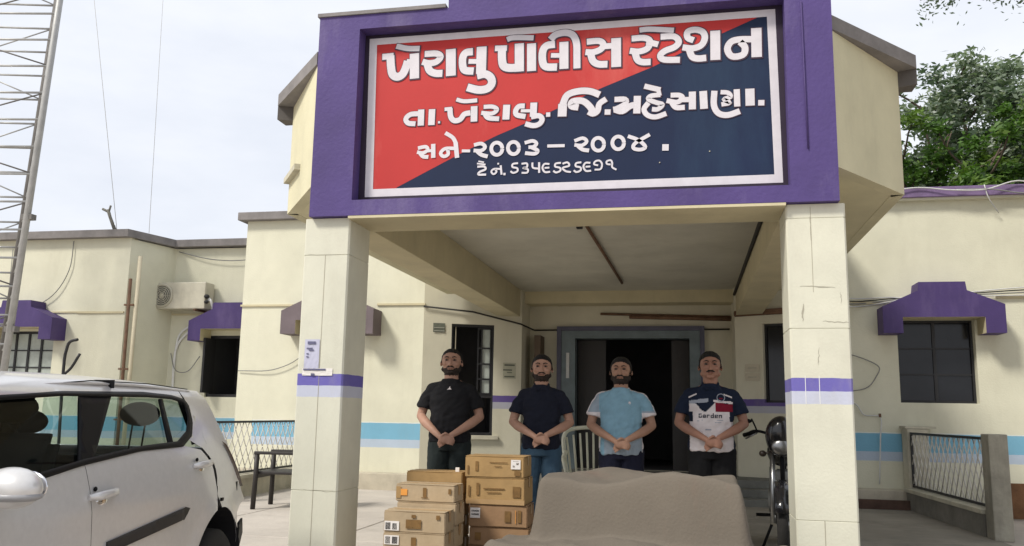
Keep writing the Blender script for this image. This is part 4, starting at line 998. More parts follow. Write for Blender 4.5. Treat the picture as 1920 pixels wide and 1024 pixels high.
    def wr(c, n):
        side_ = abs(c.x)/(.17*W_)
        d = .011*noise.noise(Vector((c.x*9+c.z*5, c.y*9, c.z*11)))+.008*noise.noise(Vector((c.x*20-c.z*14, c.y*18, c.z*22)))
        if c.z < 1.12: d += .009*noise.noise(Vector((c.x*26, c.y*26, c.z*9)))
        return d
    sh = remesh(g, .0085, 2, wr)
    mats, fn = shirt
    so_ = bpy.data.objects.new('shirt', sh); COL.objects.link(so_); so_.parent = T
    for m in mats: sh.materials.append(m)
    for p in sh.polygons: p.material_index = fn(p.center, p.normal, SH, EL)
    if polo:
        g = bmesh.new()
        for s in (-1, 1):
            q = [bm_ for bm_ in ((0, -.082, 1.405), (s*.040, -.094, 1.385), (s*.066, -.060, 1.42), (s*.078, .0, 1.445), (s*.05, .06, 1.458), (0, .08, 1.462))]
            q2 = [(x*.86, y*.86, z+.022) for x, y, z in q]
            A_ = [g.verts.new(v) for v in q]; B_ = [g.verts.new(v) for v in q2]
            for i in range(len(q)-1): g.faces.new((A_[i], A_[i+1], B_[i+1], B_[i]))
        c_ = frombm('collar', g, mats[0], so_, smooth=True); s_ = c_.modifiers.new('t', 'SOLIDIFY'); s_.thickness = .006
    else:
        ring = [(.074*math.cos(a), .012+.070*math.sin(a), 1.440+.010*math.sin(a)) for a in [2*PI*i/28 for i in range(29)]]
        tube('neckband', ring, .0075, mats[1] if len(mats) > 1 and not polo and shade == 'band' else mats[0], so_, seg=8)
    T.scale = (k, k, k)
    return T, so_
def decal(so_, T, polys, m, name='print', off=.0035):
    """flat print laid on the chest: polygons in (x,z) projected back onto the shirt"""
    me = so_.data; bv = BVHTree.FromPolygons([v.co for v in me.vertices], [tuple(p.vertices) for p in me.polygons])
    bm = bmesh.new()
    for P in polys:
        vs = []
        for x, z in P:
            hit = bv.ray_cast(Vector((x, -1, z)), Vector((0, 1, 0)))
            y = hit[0].y if hit[0] else -.13
            vs.append(bm.verts.new((x, y-off, z)))
        bm.faces.new(vs)
    return frombm(name, bm, m, so_)
F_ = lambda n, c, **k: mat(n, c, .9, .12, 12, .25, 260, spec=.2, **k)
t_black = F_('black_cotton', (.012, .012, .014)); t_navy = F_('dark_navy_cotton', (.013, .015, .026)); t_blue = F_('light_blue_cotton', (.22, .38, .48)); t_grey = F_('grey_blue_cotton', (.30, .36, .42))
t_white = F_('white_cotton', (.72, .66, .66)); t_jers = F_('navy_jersey', (.012, .018, .038)); t_red = F_('dark_red_print', (.22, .012, .03)); t_jg = F_('jersey_grey', (.34, .36, .42))
t_denim = F_('blue_denim', (.045, .085, .13)); t_bk2 = F_('black_trouser', (.012, .012, .013)); t_nv2 = F_('navy_trouser', (.014, .015, .030)); t_green = F_('dark_grey_green_trouser', (.018, .024, .024))
SK1 = (.40, .23, .165); SK2 = (.42, .24, .17); SK3 = (.38, .215, .145); SK4 = (.34, .175, .12)
one = lambda *a: 0
P1, s1 = person(.800, 1.5, 1.70, 'man in a black crew-neck T-shirt with a small white mark, leftmost of four', SK1, -.004, .0030, True, 1.06, .012, ([t_black], one), t_green, turn=.12, sleeve=.66, hand_z=.905, hand_dx=-.01, hem=.87, look=.05)
decal(s1, P1, [[(-.020, 1.345), (.022, 1.348), (.004, 1.366)], [(-.004, 1.364), (.010, 1.366), (.006, 1.376)]], t_white)
P2, s2 = person(1.640, 1.5, 1.645, 'man in a dark navy collared T-shirt and blue jeans, hands clasped', SK2, .001, .003, True, 1.0, .006, ([t_navy], one), t_denim, polo=True, hand_z=.955, hem=.86, look=.04, turn=.10)
def shirt3(c, n, SH, EL):
    for s in (-1, 1):
        a = SH[s]; b = EL[s]; ax = abs(c.x)
        if ax > .15 and c.x*s > 0:
            # raglan shoulder stripe along the top of the sleeve
            if n.z*.6+n.x*s*.7 > .50 and abs(c.y+.004) < .018: return 1
            t = (1.395-c.z)/.28
            if c.z < 1.235 and ax > .19: return 1 if c.z < 1.222 else 2
            if s < 0: return 2 if ax > .20 else 0
    if c.z > 1.40 and abs(c.y-.012) < .02 and abs(c.x) > .07: return 1
    if c.z < 1.0: return 2
    return 0
P3, s3 = person(2.345, 1.5, 1.625, 'bearded man in a light blue T-shirt with white shoulder stripes, third from the left', SK3, .003, .010, True, 1.12, .022, ([t_blue, t_white, t_grey], shirt3), t_nv2, hand_z=.94, hem=.84, look=-.06, turn=.04, shade='band')
decal(s3, P3, [[(.070, 1.302), (.094, 1.300), (.088, 1.318), (.074, 1.319)], [(.078, 1.294), (.090, 1.293), (.086, 1.299)]], t_white)
def shirt4(c, n, SH, EL):
    if abs(c.x) > .185 or (abs(c.x) > .15 and c.z > 1.30): return 0
    if n.y > .2: return 0
    z = c.z-.25*abs(c.x)*(1 if c.x > 0 else .3)
    if c.z > 1.335: return 0
    if c.z > 1.20:
        u = c.z - (1.315-.12*abs(c.x+.02))
        if abs(u+.012) < .016 and c.x < -.02: return 2
        if abs(c.z-(1.297-.10*(c.x-.02))) < .010 and c.x > .02: return 3
        if c.x > .035 and 1.205 < c.z < 1.285-.1*c.x: return 4
        if c.z > 1.245+.04*math.sin(c.x*30): return 0
        return 1
    if abs(c.x) > .155 and c.z > 1.12: return 0
    return 1
P4, s4 = person(3.110, 1.5, 1.675, 'man in a navy, white and red printed jersey, rightmost of the four', SK4, .004, 0, True, 1.12, .018, ([t_jers, t_white, t_jg, t_white, t_red], shirt4), t_bk2, polo=True, hand_z=.945, hem=.86, look=.03, turn=-.02)
# printed word and crest on the jersey
def word_polys(word, x0, z0, h, w, gap):
    G = {'g': [(0, 0, .3, 1), (.3, .78, 1, 1), (.3, 0, 1, .2), (.75, 0, 1, .55)], 'a': [(0, 0, .28, .62), (.72, 0, 1, .75), (.2, .58, .8, .78), (.28, 0, .72, .18), (.28, .3, .72, .44)],
         'r': [(0, 0, .3, .75), (.3, .55, .95, .76)], 'd': [(0, 0, .28, .66), (.7, 0, 1, 1.15), (.28, 0, .7, .18), (.28, .5, .7, .68)], 'e': [(0, 0, .28, .76), (.28, 0, 1, .16), (.28, .6, 1, .76), (.28, .31, .9, .44), (.75, .44, 1, .6)],
         'n': [(0, 0, .28, .75), (.72, 0, 1, .7), (.28, .56, .8, .76)]}
    out = []; x = x0
    for ch in word:
        for a, b, c, d in G[ch]: out.append([(x+a*w, z0+b*h), (x+c*w, z0+b*h), (x+c*w, z0+d*h), (x+a*w, z0+d*h)])
        x += w+gap
    return out
decal(s4, P4, word_polys('garden', -.105, 1.150, .036, .026, .008), t_jers, 'printed_word')
decal(s4, P4, [[(-.08, 1.128), (.10, 1.128), (.10, 1.134), (-.08, 1.134)], [(.03, 1.108), (.085, 1.108), (.085, 1.114), (.03, 1.114)], [(-.05, 1.045), (.0, 1.045), (.0, 1.056), (-.05, 1.056)], [(-.12, 1.12), (-.10, 1.12), (-.10, 1.126), (-.12, 1.126)]], t_jg, 'printed_line')
decal(s4, P4, [[(-.19, 1.318), (-.12, 1.350), (-.12, 1.362), (-.19, 1.333)], [(.11, 1.360), (.18, 1.335), (.18, 1.321), (.11, 1.347)]], t_white, 'shoulder_stripe')
ringp = [[(.085+.036*math.cos(a), 1.325+.036*math.sin(a)), (.085+.036*math.cos(a+.35), 1.325+.036*math.sin(a+.35)), (.085+.029*math.cos(a+.35), 1.325+.029*math.sin(a+.35)), (.085+.029*math.cos(a), 1.325+.029*math.sin(a))] for a in [i*.35 for i in range(18)]]
decal(s4, P4, ringp, t_jg, 'crest'); decal(s4, P4, [[(.07, 1.312), (.10, 1.312), (.10, 1.322), (.07, 1.322)]], t_red, 'crest')
print('people done')
# ================================================================== FITTINGS AND FURNITURE
# air conditioner outdoor unit
def ac():
    T = thing('ac_outdoor_unit', 'cream air-conditioner outdoor unit on brackets high on the left recess wall', 'air conditioner', (-6.10, 7.80, 2.86))
    m = mat('ac_casing', (.55, .52, .42), .5, .15, 4, .05, stain=((.33, .30, .24), .5, 3)); d = mat('ac_dark', (.16, .16, .14), .6, .1)
    box('casing', -.58, .58, -.15, .15, .02, .50, m, T, bev=.015)
    bm = bmesh.new(); lathe(bm, [(.20, -.175), (.215, -.17), (.215, -.152), (.19, -.152), (.19, -.165), (.20, -.175)], (-.27, 0, .26), 28, 'y', False); frombm('fan_ring', bm, m, T)
    bm = bmesh.new(); lathe(bm, [(.0, -.153), (.19, -.1535)], (-.27, 0, .26), 28, 'y'); frombm('fan_opening', bm, d, T)
    bm = bmesh.new()
    for r in (.05, .085, .12, .155, .185):
        tube_bm(bm, [(-.27+r*math.cos(a), -.168, .26+r*math.sin(a)) for a in [2*PI*i/20 for i in range(21)]], .007, 4)
    for k in range(6): tube_bm(bm, [(-.27, -.166, .26), (-.27+.2*math.cos(k*PI/3), -.166, .26+.2*math.sin(k*PI/3))], .004, 4)
    frombm('fan_guard', bm, m, T)
    bm = bmesh.new(); ell_bm(bm, (-.27, -.168, .26), (.04, .012, .04)); frombm('fan_hub', bm, m_conc_l, T)
    for x in (-.42, .42):
        f = bmesh.new(); abox(f, x-.02, x+.02, -.2, .2, -.02, .015); abox(f, x-.021, x+.021, .17, .2, -.3, -.02); frombm('bracket', f, m_rust, T)
    for k in range(2): tube('pipe', crom([(.56, -.05, .18+.06*k), (.68, -.10, .16), (.66, .0, -.02), (.50, .12, -.16), (.0+.15*k, .17, -.34), (-.12, .17, -.7), (-.12, .17, -1.6)], 5), .02, m_white, T)
    bm = bmesh.new(); ell_bm(bm, (.60, -.12, .24), (.05, .05, .04)); ell_bm(bm, (.60, -.12, .14), (.04, .05, .03)); frombm('valve', bm, m_iron, T)
ac()
tag(tube('cable', crom([(-6.30, 7.95, 2.1), (-6.15, 7.9, 1.80), (-5.9, 7.9, 1.78), (-5.70, 7.93, 2.05)], 6), .008, m_wire), 'thin grey cable looping on the wall below the air conditioner', 'cable')
tag(tube('cable', crom([(-4.0, 6.27, 1.72), (-3.4, 6.25, 1.74), (-2.95, 6.26, 1.95), (-2.75, 6.27, 2.35)], 6), .007, m_wire), 'thin cable sagging across the wall left of the left porch column', 'cable')
tag(tube('cable', crom([(-7.75, 6.97, 4.02), (-7.78, 6.96, 3.5), (-8.05, 6.95, 3.05), (-8.6, 6.96, 2.75)], 6), .008, m_wire), 'thin cable curving down the far left wall from the roof edge', 'cable')
tag(tube('cable', [(-9.0, 6.98, 3.9), (-8.98, 6.98, 2.8)], .006, m_wire), 'straight thin cable down the far left wall beside the mast', 'cable')
tag(tube('cable', crom([(-6.3, 7.96, 3.98), (-5.6, 7.93, 3.82), (-4.9, 7.93, 3.80), (-4.2, 7.96, 3.94)], 6), .009, m_wire), 'cable sagging under the roof edge of the recessed wall', 'cable')
# bundle of service cables along the right wing
for k in range(4):
    dz = k*.035
    tag(tube('cable', crom([(4.6, 5.5, 2.60+dz), (5.2, 6.24-.01*k, 2.66+dz), (5.6, 6.24, 2.72+dz*.6), (6.0, 6.24, 2.78), (7.4, 6.24-.01*k, 2.80+dz), (9.5, 6.24, 2.86+dz)], 6), .008, [m_wirew, m_wire, m_wirek, m_wirew][k]),
        ['topmost', 'upper middle', 'lower middle', 'lowest'][3-k]+' of the parallel service cables run along the right wall', 'cable', 'service cables along the right wall')
tag(tube('cable', crom([(5.05, 6.26, 1.95), (5.10, 6.25, 2.0), (5.42, 6.25, 1.86), (5.40, 6.25, 1.72), (5.25, 6.25, 1.55), (4.9, 6.25, 1.50)], 5), .007, m_wire), 'grey cable looped on the wall just right of the right porch column', 'cable')
tag(tube('cable', crom([(4.9, 6.25, 1.42), (5.12, 6.25, 1.34), (5.22, 6.25, 1.20), (5.42, 6.25, 1.17), (5.40, 6.2, .9), (5.36, 6.2, .30)], 5), .009, m_wirew), 'pale cable dropping down across the teal band beside the right porch column', 'cable')
box('cable_clip', 5.40, 5.43, 6.23, 6.25, 1.17, 1.22, m_rust); tag(bpy.data.objects['cable_clip'], 'small rusty clip where the pale cable turns down the right wall', 'clip')
# white cables tangled along the right roof edge
random.seed(11)
for k in range(5):
    P = []; x = 5.6+k*.9
    for i in range(9):
        P.append((x+i*.42, 6.10+random.uniform(-.02, .03), 4.20+random.uniform(-.06, .08)+(.07 if i % 3 == 1 else 0)))
    tag(tube('cable', crom(P, 5), .009, m_wirew if k % 2 == 0 else m_wire), ['white loose cable nearest the porch', 'grey loose cable second from the porch', 'white loose cable above the window hood', 'grey loose cable right of the hood', 'white loose cable farthest right'][k]+' along the purple roof edge', 'cable', 'cables tangled on the right roof edge')
tag(tube('cable', crom([(6.85, 6.1, 4.28), (6.9, 6.12, 4.1), (7.05, 6.24, 3.92)], 5), .008, m_wirew), 'short white cable end hanging over the right roof edge', 'cable')
# wires in the sky
tag(tube('guy_wire', [(-7.15, 7.3, 4.25), (-8.4, 7.5, 9.5), (-8.9, 7.6, 12.5)], .005, m_wirew), 'thin guy wire slanting up to the left from the roof edge', 'wire')
tag(tube('guy_wire', [(-6.5, 7.3, 4.2), (-6.9, 7.5, 13)], .004, m_wirew), 'faint wire rising almost straight up from the left roof corner', 'wire')
# broken stub on the left roof
t = thing('pipe_stub', 'grey forked pipe stub leaning on the left roof edge', 'pipe', (-7.08, 7.2, 4.19))
tube('stem', [(0, 0, -.02), (-.16, 0, .30), (-.22, 0, .44)], [.035, .028, .03], m_conc, t); tube('prong', [(-.2, 0, .40), (-.33, 0, .46)], .022, m_conc, t); tube('prong', [(-.2, 0, .40), (-.17, 0, .52)], .018, m_conc, t)
# notices
def notice(name, x0, x1, z0, z1, y, label, lines, m=m_lab, rot=0, wht=m_blk, cat='notice'):
    t = thing(name, label, cat, ((x0+x1)/2, y, z0), rot); w = (x1-x0)/2; h = z1-z0
    bm = bmesh.new(); n = 5
    for i in range(n):
        for j in range(n): pass
    g = bmesh.ops.create_grid(bm, x_segments=6, y_segments=6, size=1)
    for v in g['verts']: v.co = Vector((v.co.x*w, -.003-.004*abs(noise.noise(Vector((v.co.x*2, v.co.y*2, x0)))), (v.co.y+1)/2*h))
    frombm('paper', bm, m, t)
    for a, b, c, d in lines: box('print_line', -w+a*2*w, -w+b*2*w, -.0095, -.0085, c*h, d*h, wht, t)
    return t
m_ink = mat('blue_grey_ink', (.12, .12, .20), .7, .2, 20, 0); m_pl = mat('lavender_paper', (.50, .50, .62), .8, .12, 8, 0)
notice('paper_notice', .055, .175, 1.445, 1.675, -.001, 'torn lavender-white notice with dark lines above the left column purple band', [(.2, .75, .84, .93), (.15, .55, .68, .72), (.3, .65, .62, .66), (.15, .3, .5, .54), (.15, .3, .4, .44)], m_pl, wht=m_ink)
notice('paper_notice', .045, .29, 1.40, 1.455, -.002, 'wide torn strip of paper with a dark edge under the notice on the left column', [(.04, .78, .72, .95), (.3, .42, 0, .3)], m_lab, wht=m_ink)
notice('wall_plate', -.87, -.69, 2.33, 2.47, 6.33, 'small grey-green plate on the wall left of the porch window', [(.05, .95, .1, .2), (.05, .95, .45, .55)], mat('plate_green', (.12, .13, .10), .7), aL, wht=mat('plate_line', (.3, .3, .25), .8)).location.y = 6.385
notice('paper_notice', .13, .33, 1.66, 1.90, 6.80, 'faded paper with dark ruled lines on the wall right of the porch window', [(.1, .9, .8, .9), (.0, .7, .5, .58), (.3, .7, .35, .4), (.1, .9, .08, .16)], mat('faded_paper', (.42, .41, .31), .8), aL, wht=mat('plate_green', 0)).location.y = 6.825
aR = -aL
for z, lb in ((1.79, 'upper of two pale papers pasted left of the right porch window'), (1.66, 'lower of two pale papers pasted left of the right porch window')):
    notice('paper_notice', 3.72, 3.93, z, z+.11, 6.79, lb, [(.2, .8, .45, .52)], mat('cream_paper', (.52, .47, .36), .8), aR, wht=mat('plate_line', 0))

# lattice mast
def mast():
    m = mat('galvanised_steel', (.42, .42, .41), .5, .2, 6, .1, metal=.3); md = mat('dark_steel', (.16, .15, .14), .6, .2, 6, .1)
    T = thing('lattice_mast', 'grey steel lattice mast rising out of view at the left edge', 'mast', (-6.74, 4.5, .01))
    tops = 12.0
    base = [Vector((0, 0, 0)), Vector((-1.22, 1.25, 0)), Vector((-1.35, -.25, 0)), Vector((-2.2, 1.0, 0))]
    dr = [Vector((.046, 0, 0)), Vector((.050, 0, 0)), Vector((.046, 0, 0)), Vector((.046, 0, 0))]
    P = lambda i, z: base[i]+dr[i]*z+Vector((0, 0, z))
    for i in range(4): tube('leg', [P(i, 0), P(i, tops)], [.052, .045], m if i != 1 else md, T, seg=10)
    z = .3; k = 0
    while z < tops-.5:
        for a, b in ((0, 2), (1, 3), (0, 1), (2, 3)):
            tube('rung', [P(a, z), P(b, z)], .017, m, T, seg=6)
            if k % 2 == 0: tube('brace', [P(a, z), P(b, z+.42)] if (k//2) % 2 else [P(b, z), P(a, z+.42)], .012, m if a else md, T, seg=5)
        z += .42; k += 1
    for i, z in ((0, 2.2), (0, 3.85)): 
        box('joint_plate', P(i, z).x-.09, P(i, z).x+.09, -.02, .08, z-.04, z+.04, md, T)
mast()
# bent pole stubs behind the car roof
t = thing('bent_rods', 'dark bent rods sticking up behind the roof of the silver car', 'rods', (-6.05, 5.0, .01))
tube('rod', [(.02, 0, 0), (-.05, 0, 1.60), (-.03, 0, 1.95), (.02, 0, 2.06), (.14, 0, 2.09)], .022, m_iron, t, sm=4); tube('rod', [(-.03, 0, 1.58), (.08, .0, 1.68), (.20, 0, 1.88)], .02, m_iron, t, sm=4)

# low walls with wire-mesh panels
m_conc2 = mat('worn_concrete_post', (.33, .31, .25), .95, .3, 3.5, .6, 22, stain=((.13, .12, .10), .6, 2.5))
def meshwall(T, x, y0, y1, zb0, zb1, zt, mwall, mpost, posts, coping, cell=.15, railm=m_iron):
    box('base_wall', x-.09, x+.09, y0, y1, 0, zb1-.05, mwall, T); box('base_coping', x-.12, x+.12, y0, y1, zb1-.048, zb1, coping, T, bev=.008)
    for (pa, pb, h, w) in posts: box('post', x-w, x+w, pa, pb, 0, h, mpost, T, bev=.012)
    f = bmesh.new(); r = .014
    abox(f, x-r, x+r, y0+.01, y1-.01, zt-2*r, zt); abox(f, x-r, x+r, y0+.01, y1-.01, zb1+.01, zb1+.01+2*r); abox(f, x-r, x+r, y0+.01, y0+.04, zb1+.04, zt-.03); abox(f, x-r, x+r, y1-.04, y1-.01, zb1+.04, zt-.03)
    frombm('mesh_frame', f, railm, T)
    # expanded-metal diamonds: crossing flat wires
    bm = bmesh.new(); za, zc = zb1+.03, zt-.02; hgt = zc-za; dy = hgt*.62; n = int((y1-y0+dy)/cell)
    for s in (1, -1):
        for i in range(n+1):
            ya = y0-dy+i*cell; a = [ya, za]; b = [ya+dy, zc]
            if s < 0: a, b = [ya+dy, za], [ya, zc]
            def clip(p, q):
                p = list(p); q = list(q)
                for lim, sg in ((y0+.02, 1), (y1-.02, -1)):
                    for u, v in ((p, q), (q, p)):
                        if (u[0]-lim)*sg < 0:
                            if (v[0]-lim)*sg <= 0: return None
                            t = (lim-u[0])/(v[0]-u[0]); u[1] = u[1]+(v[1]-u[1])*t; u[0] = lim
                return p, q
            c = clip(a, b)
            if c and abs(c[0][0]-c[1][0]) > .01: tube_bm(bm, [(x+s*.004, c[0][0], c[0][1]), (x+s*.004, c[1][0], c[1][1])], .007, 4)
    o = frombm('wire_mesh', bm, mat('mesh_wire', (.62, .60, .55), .6, .25, 10, 0), T); o['kind'] = 'stuff'
R_ = thing('mesh_fence', 'low concrete wall with a diamond wire-mesh panel and square posts at the right', 'fence')
meshwall(R_, 5.88, 3.45, 6.02, 0, .28, .985, m_conc, m_conc2, [(3.22, 3.42, 1.02, .09)], m_conc_l, railm=m_iron)
box('post', 5.84, 6.10, 6.03, 6.28, 0, 1.03, m_conc_l, R_, bev=.012); box('post_cap', 5.82, 6.20, 6.02, 6.29, 1.032, 1.06, m_conc_l, R_)
p0 = Vector((5.98, 3.3, 0)); an = .055; R_.rotation_euler = (0, 0, an); R_.location = p0-Matrix.Rotation(an, 3, 'Z') @ p0
L_ = thing('mesh_fence', 'low wall with a diamond wire-mesh panel between silver car and left column', 'fence')
meshwall(L_, -2.85, 3.55, 6.2, 0, .29, .98, m_conc_l, m_conc, [(3.42, 3.54, 1.02, .06)], m_conc_l)
# rusty plank leaning in the garden bed behind the right mesh
tag(box('wooden_plank', 6.5, 9.0, 5.3, 5.36, .012, .42, mat('rusty_board', (.17, .085, .04), .9, .35, 6, .4), bev=.004), 'rusty brown board lying behind the right wire mesh', 'board')
tag(box('wooden_plank', 4.86, 5.75, 5.86, 5.92, .013, .13, mat('dark_board', (.10, .06, .045), .9, .35, 6, .4), bev=.004), 'dark brown board on the ground against the pavement right of the porch', 'board')

# black chair behind the left column
def black_chair():
    T = thing('chair', 'black metal-armed chair standing behind the left column, half hidden', 'chair', (-1.73, 3.45, .013), -PI/2+.1)
    m = mat('black_chair_paint', (.03, .026, .024), .5, .2, 8, .1)
    for s in (-1, 1):
        tube('leg', [(s*.27, -.26, 0), (s*.26, -.25, .40), (s*.26, -.25, .61)], .03, m, T); tube('leg', [(s*.27, .27, 0), (s*.25, .24, .42), (s*.24, .33, .92)], .022, m, T)
        box('armrest', s*.26-.03, s*.26+.03, -.28, .26, .61, .645, m, T, bev=.01)
    box('seat', -.24, .24, -.27, .24, .385, .42, m, T, bev=.01); box('seat_rail', -.25, .25, -.28, -.25, .34, .384, m, T)
    for z in (.55, .66, .77, .88): box('back_slat', -.23, .23, .27+.1*(z-.55), .295+.1*(z-.55), z-.04, z+.04, m, T, bev=.006)
black_chair()
def plastic_chair():
    T = thing('chair', 'cream plastic armchair with a slatted back standing between the second and third man', 'chair', (2.02, 2.35, .013), .25)
    m = mat('cream_plastic', (.74, .74, .60), .45, .08, 4, .02)
    W2 = .27
    for s in (-1, 1):
        tube('leg', [(s*(W2+.01), -.24, 0), (s*(W2-.02), -.22, .42)], [.018, .026], m, T); tube('leg', [(s*(W2), .27, 0), (s*(W2-.03), .20, .42)], [.018, .026], m, T)
        tube('armrest', crom([(s*(W2-.02), -.22, .42), (s*(W2+.03), -.23, .62), (s*(W2+.035), -.1, .69), (s*(W2+.02), .12, .70), (s*(W2-.02), .25, .76)], 5), .022, m, T)
    box('seat', -.25, .25, -.25, .22, .405, .435, m, T, bev=.012)
    n = 8
    for i in range(n):
        u = -1+2*i/(n-1); tube('back_slat', [(u*.19, .21, .43), (u*.215, .26, .70), (u*.235, .31, .95-.05*u*u)], [.012, .012, .011], m, T, seg=6)
    tube('back_frame', crom([(-.225, .20, .42), (-.26, .27, .74), (-.265, .30, .90), (-.20, .325, .975), (0, .33, 1.0), (.20, .325, .975), (.265, .30, .90), (.26, .27, .74), (.225, .20, .42)], 5), .020, m, T)
plastic_chair()

# motorcycle behind the right column, front wheel towards the yard
def motorcycle():
    T = thing('motorcycle', 'black motorcycle parked behind the right porch column, mostly hidden', 'motorcycle', (3.72, 1.80, .012), -.12)
    k = mat('gloss_black_paint', (.010, .010, .012), .2, .1, 8, 0, coat=.5); kb = mat('black_plastic', 0); ch = mat('dull_chrome', (.26, .26, .26), .28, .1, 8, 0, metal=.9); al = mat('engine_alloy', (.22, .22, .21), .5, .3, 14, .2, metal=.5)
    ty = mat('tyre_rubber', 0) ; st = mat('seat_vinyl', (.012, .012, .013), .5, .1)
    for yy, nm in ((-.62, 'front_wheel'), (.66, 'rear_wheel')):
        w = bpy.data.objects.new(nm, None); COL.objects.link(w); w.parent = T; w.location = (0, yy, .30)
        bm = bmesh.new(); lathe(bm, [(.24, -.035), (.27, -.042), (.295, -.03), (.302, 0), (.295, .03), (.27, .042), (.24, .035)], seg=32, axis='x'); bmesh.ops.recalc_face_normals(bm, faces=bm.faces); frombm('tyre', bm, ty, w)
        bm = bmesh.new(); lathe(bm, [(.20, -.02), (.235, -.03), (.24, .0), (.235, .03), (.20, .02)], seg=32, axis='x')
        for i in range(12): a = i*PI/6; tube_bm(bm, [(0, .03*math.cos(a), .03*math.sin(a)), (0, .21*math.cos(a), .21*math.sin(a))], .004, 4)
        lathe(bm, [(.0, -.05), (.04, -.05), (.06, 0), (.04, .05), (.0, .05)], seg=16, axis='x'); frombm('rim', bm, ch, w)
    for s in (-1, 1):
        tube('fork', [(s*.075, -.62, .30), (s*.075, -.50, .62), (s*.075, -.41, .92)], [.024, .022, .02], ch, T)
        tube('shock', [(s*.12, .62, .34), (s*.11, .48, .68)], [.03, .026], ch, T)
    f = bmesh.new()
    R = []
    for i in range(12):
        a = math.radians(20+i*14); R.append([f.verts.new((x, -.62-.345*math.cos(a), .30+.345*math.sin(a))) for x in (-.05, 0, .05)])
    for a, b in zip(R, R[1:]):
        for i in range(2): f.faces.new((a[i], a[i+1], b[i+1], b[i]))
    o = frombm('front_mudguard', f, k, T, smooth=True); o.modifiers.new('t', 'SOLIDIFY').thickness = .006
    bm = bmesh.new(); ell_bm(bm, (0, -.50, .98), (.125, .11, .17), (.25, 0, 0), 24, 16); frombm('headlamp_cowl', bm, k, T, smooth=True)
    bm = bmesh.new(); ell_bm(bm, (0, -.585, .90), (.075, .03, .065), None, 20, 12); frombm('headlamp', bm, ch, T, smooth=True)
    tube('handlebar', crom([(-.30, -.28, .98), (-.20, -.34, 1.02), (0, -.40, .98), (.20, -.34, 1.02), (.30, -.28, .98)], 5), .012, kb, T)
    for s in (-1, 1):
        tube('grip', [(s*.20, -.33, 1.015), (s*.31, -.27, .98)], .018, kb, T); tube('lever', [(s*.20, -.38, 1.0), (s*.29, -.34, .955)], .007, ch, T)
        mr = tube('mirror_stalk', crom([(s*.20, -.34, 1.03), (s*.22, -.34, 1.08), (s*.24, -.33, 1.12)], 4), .007, kb, T)
        bm = bmesh.new(); ell_bm(bm, (s*.29, -.33, 1.10), (.055, .018, .022), None, 16, 10); frombm('mirror', bm, kb, mr, smooth=True)
        bm = bmesh.new(); ell_bm(bm, (s*.15, -.47, .84), (.03, .03, .026)); tube_bm(bm, [(s*.06, -.46, .86), (s*.15, -.47, .84)], .009, 6); frombm('indicator', bm, mat('amber_lens', (.03, .02, .015), .3), T, smooth=True)
    bm = bmesh.new(); ell_bm(bm, (0, -.10, .84), (.13, .29, .12), (-.12, 0, 0), 24, 16); frombm('fuel_tank', bm, k, T, smooth=True)
    bm = bmesh.new(); ell_bm(bm, (0, .40, .80), (.12, .38, .055), (.05, 0, 0), 24, 12); frombm('seat', bm, st, T, smooth=True)
    bm = bmesh.new(); abox(bm, -.10, .10, -.22, .18, .34, .52); lathe(bm, [(.07, 0), (.085, .03), (.06, .05), (.085, .07), (.06, .09), (.085, .11), (.06, .14), (.085, .17), (.05, .2)], (0, -.14, .50), 20); bmesh.ops.recalc_face_normals(bm, faces=bm.faces)
    lathe(bm, [(.0, -.14), (.09, -.13), (.10, -.10), (.10, .10), (.09, .13), (0, .14)], (0, .02, .42), 20, 'x'); frombm('engine', bm, al, T)
    tube('exhaust', crom([(.06, -.22, .52), (.09, -.36, .42), (.11, -.22, .24), (.14, .2, .24), (.16, .85, .34)], 5), [.016]*11+[.03]*10, ch, T)
    tube('frame_tube', [(0, -.44, .92), (0, -.30, .40), (0, .25, .34), (0, .30, .78), (0, .75, .80)], .02, kb, T)
    for s in (-1, 1): box('side_panel', s*.10-.015, s*.10+.015, .10, .42, .50, .72, k, T, bev=.012); tube('footrest', [(s*.08, .05, .30), (s*.24, .02, .30)], .014, kb, T)
    tube('side_stand', [(-.08, .1, .30), (-.20, .05, .005)], .012, kb, T)
    bm = bmesh.new(); R = []
    for i in range(10):
        a = math.radians(5+i*15); R.append([bm.verts.new((x, .66+.34*math.cos(a), .30+.34*math.sin(a))) for x in (-.06, .06)])
    for a, b in zip(R, R[1:]): bm.faces.new((a[0], a[1], b[1], b[0]))
    o = frombm('rear_mudguard', bm, k, T, smooth=True); o.modifiers.new('t', 'SOLIDIFY').thickness = .006
motorcycle()

# ================================================================== TREES
def leaf_mat(name, c, tr=.25):
    m = mat(name, c, .55, .3, 3, 0); t = m.node_tree; n = t.nodes; l = t.links
    b = n['Principled BSDF']; out = n['Material Output']; td = n.new('ShaderNodeBsdfTranslucent'); td.inputs[0].default_value = (c[0]*1.3, c[1]*1.5, c[2]*.8, 1)
    mx = n.new('ShaderNodeMixShader'); mx.inputs[0].default_value = tr; l.new(b.outputs[0], mx.inputs[1]); l.new(td.outputs[0], mx.inputs[2]); l.new(mx.outputs[0], out.inputs[0]); return m
L1 = [leaf_mat('leaf_dark_green', (.085, .125, .08)), leaf_mat('leaf_mid_green', (.17, .22, .15)), leaf_mat('leaf_light_green', (.42, .46, .40))]
L2 = [leaf_mat('leaf_yellow_green', (.07, .15, .02)), leaf_mat('leaf_fresh_green', (.12, .20, .035)), leaf_mat('leaf_deep', (.025, .05, .015))]
L3 = [leaf_mat('leaf_dusty', (.075, .085, .055)), leaf_mat('leaf_brownish', (.10, .085, .06)), leaf_mat('leaf_grey_green', (.14, .16, .11))]
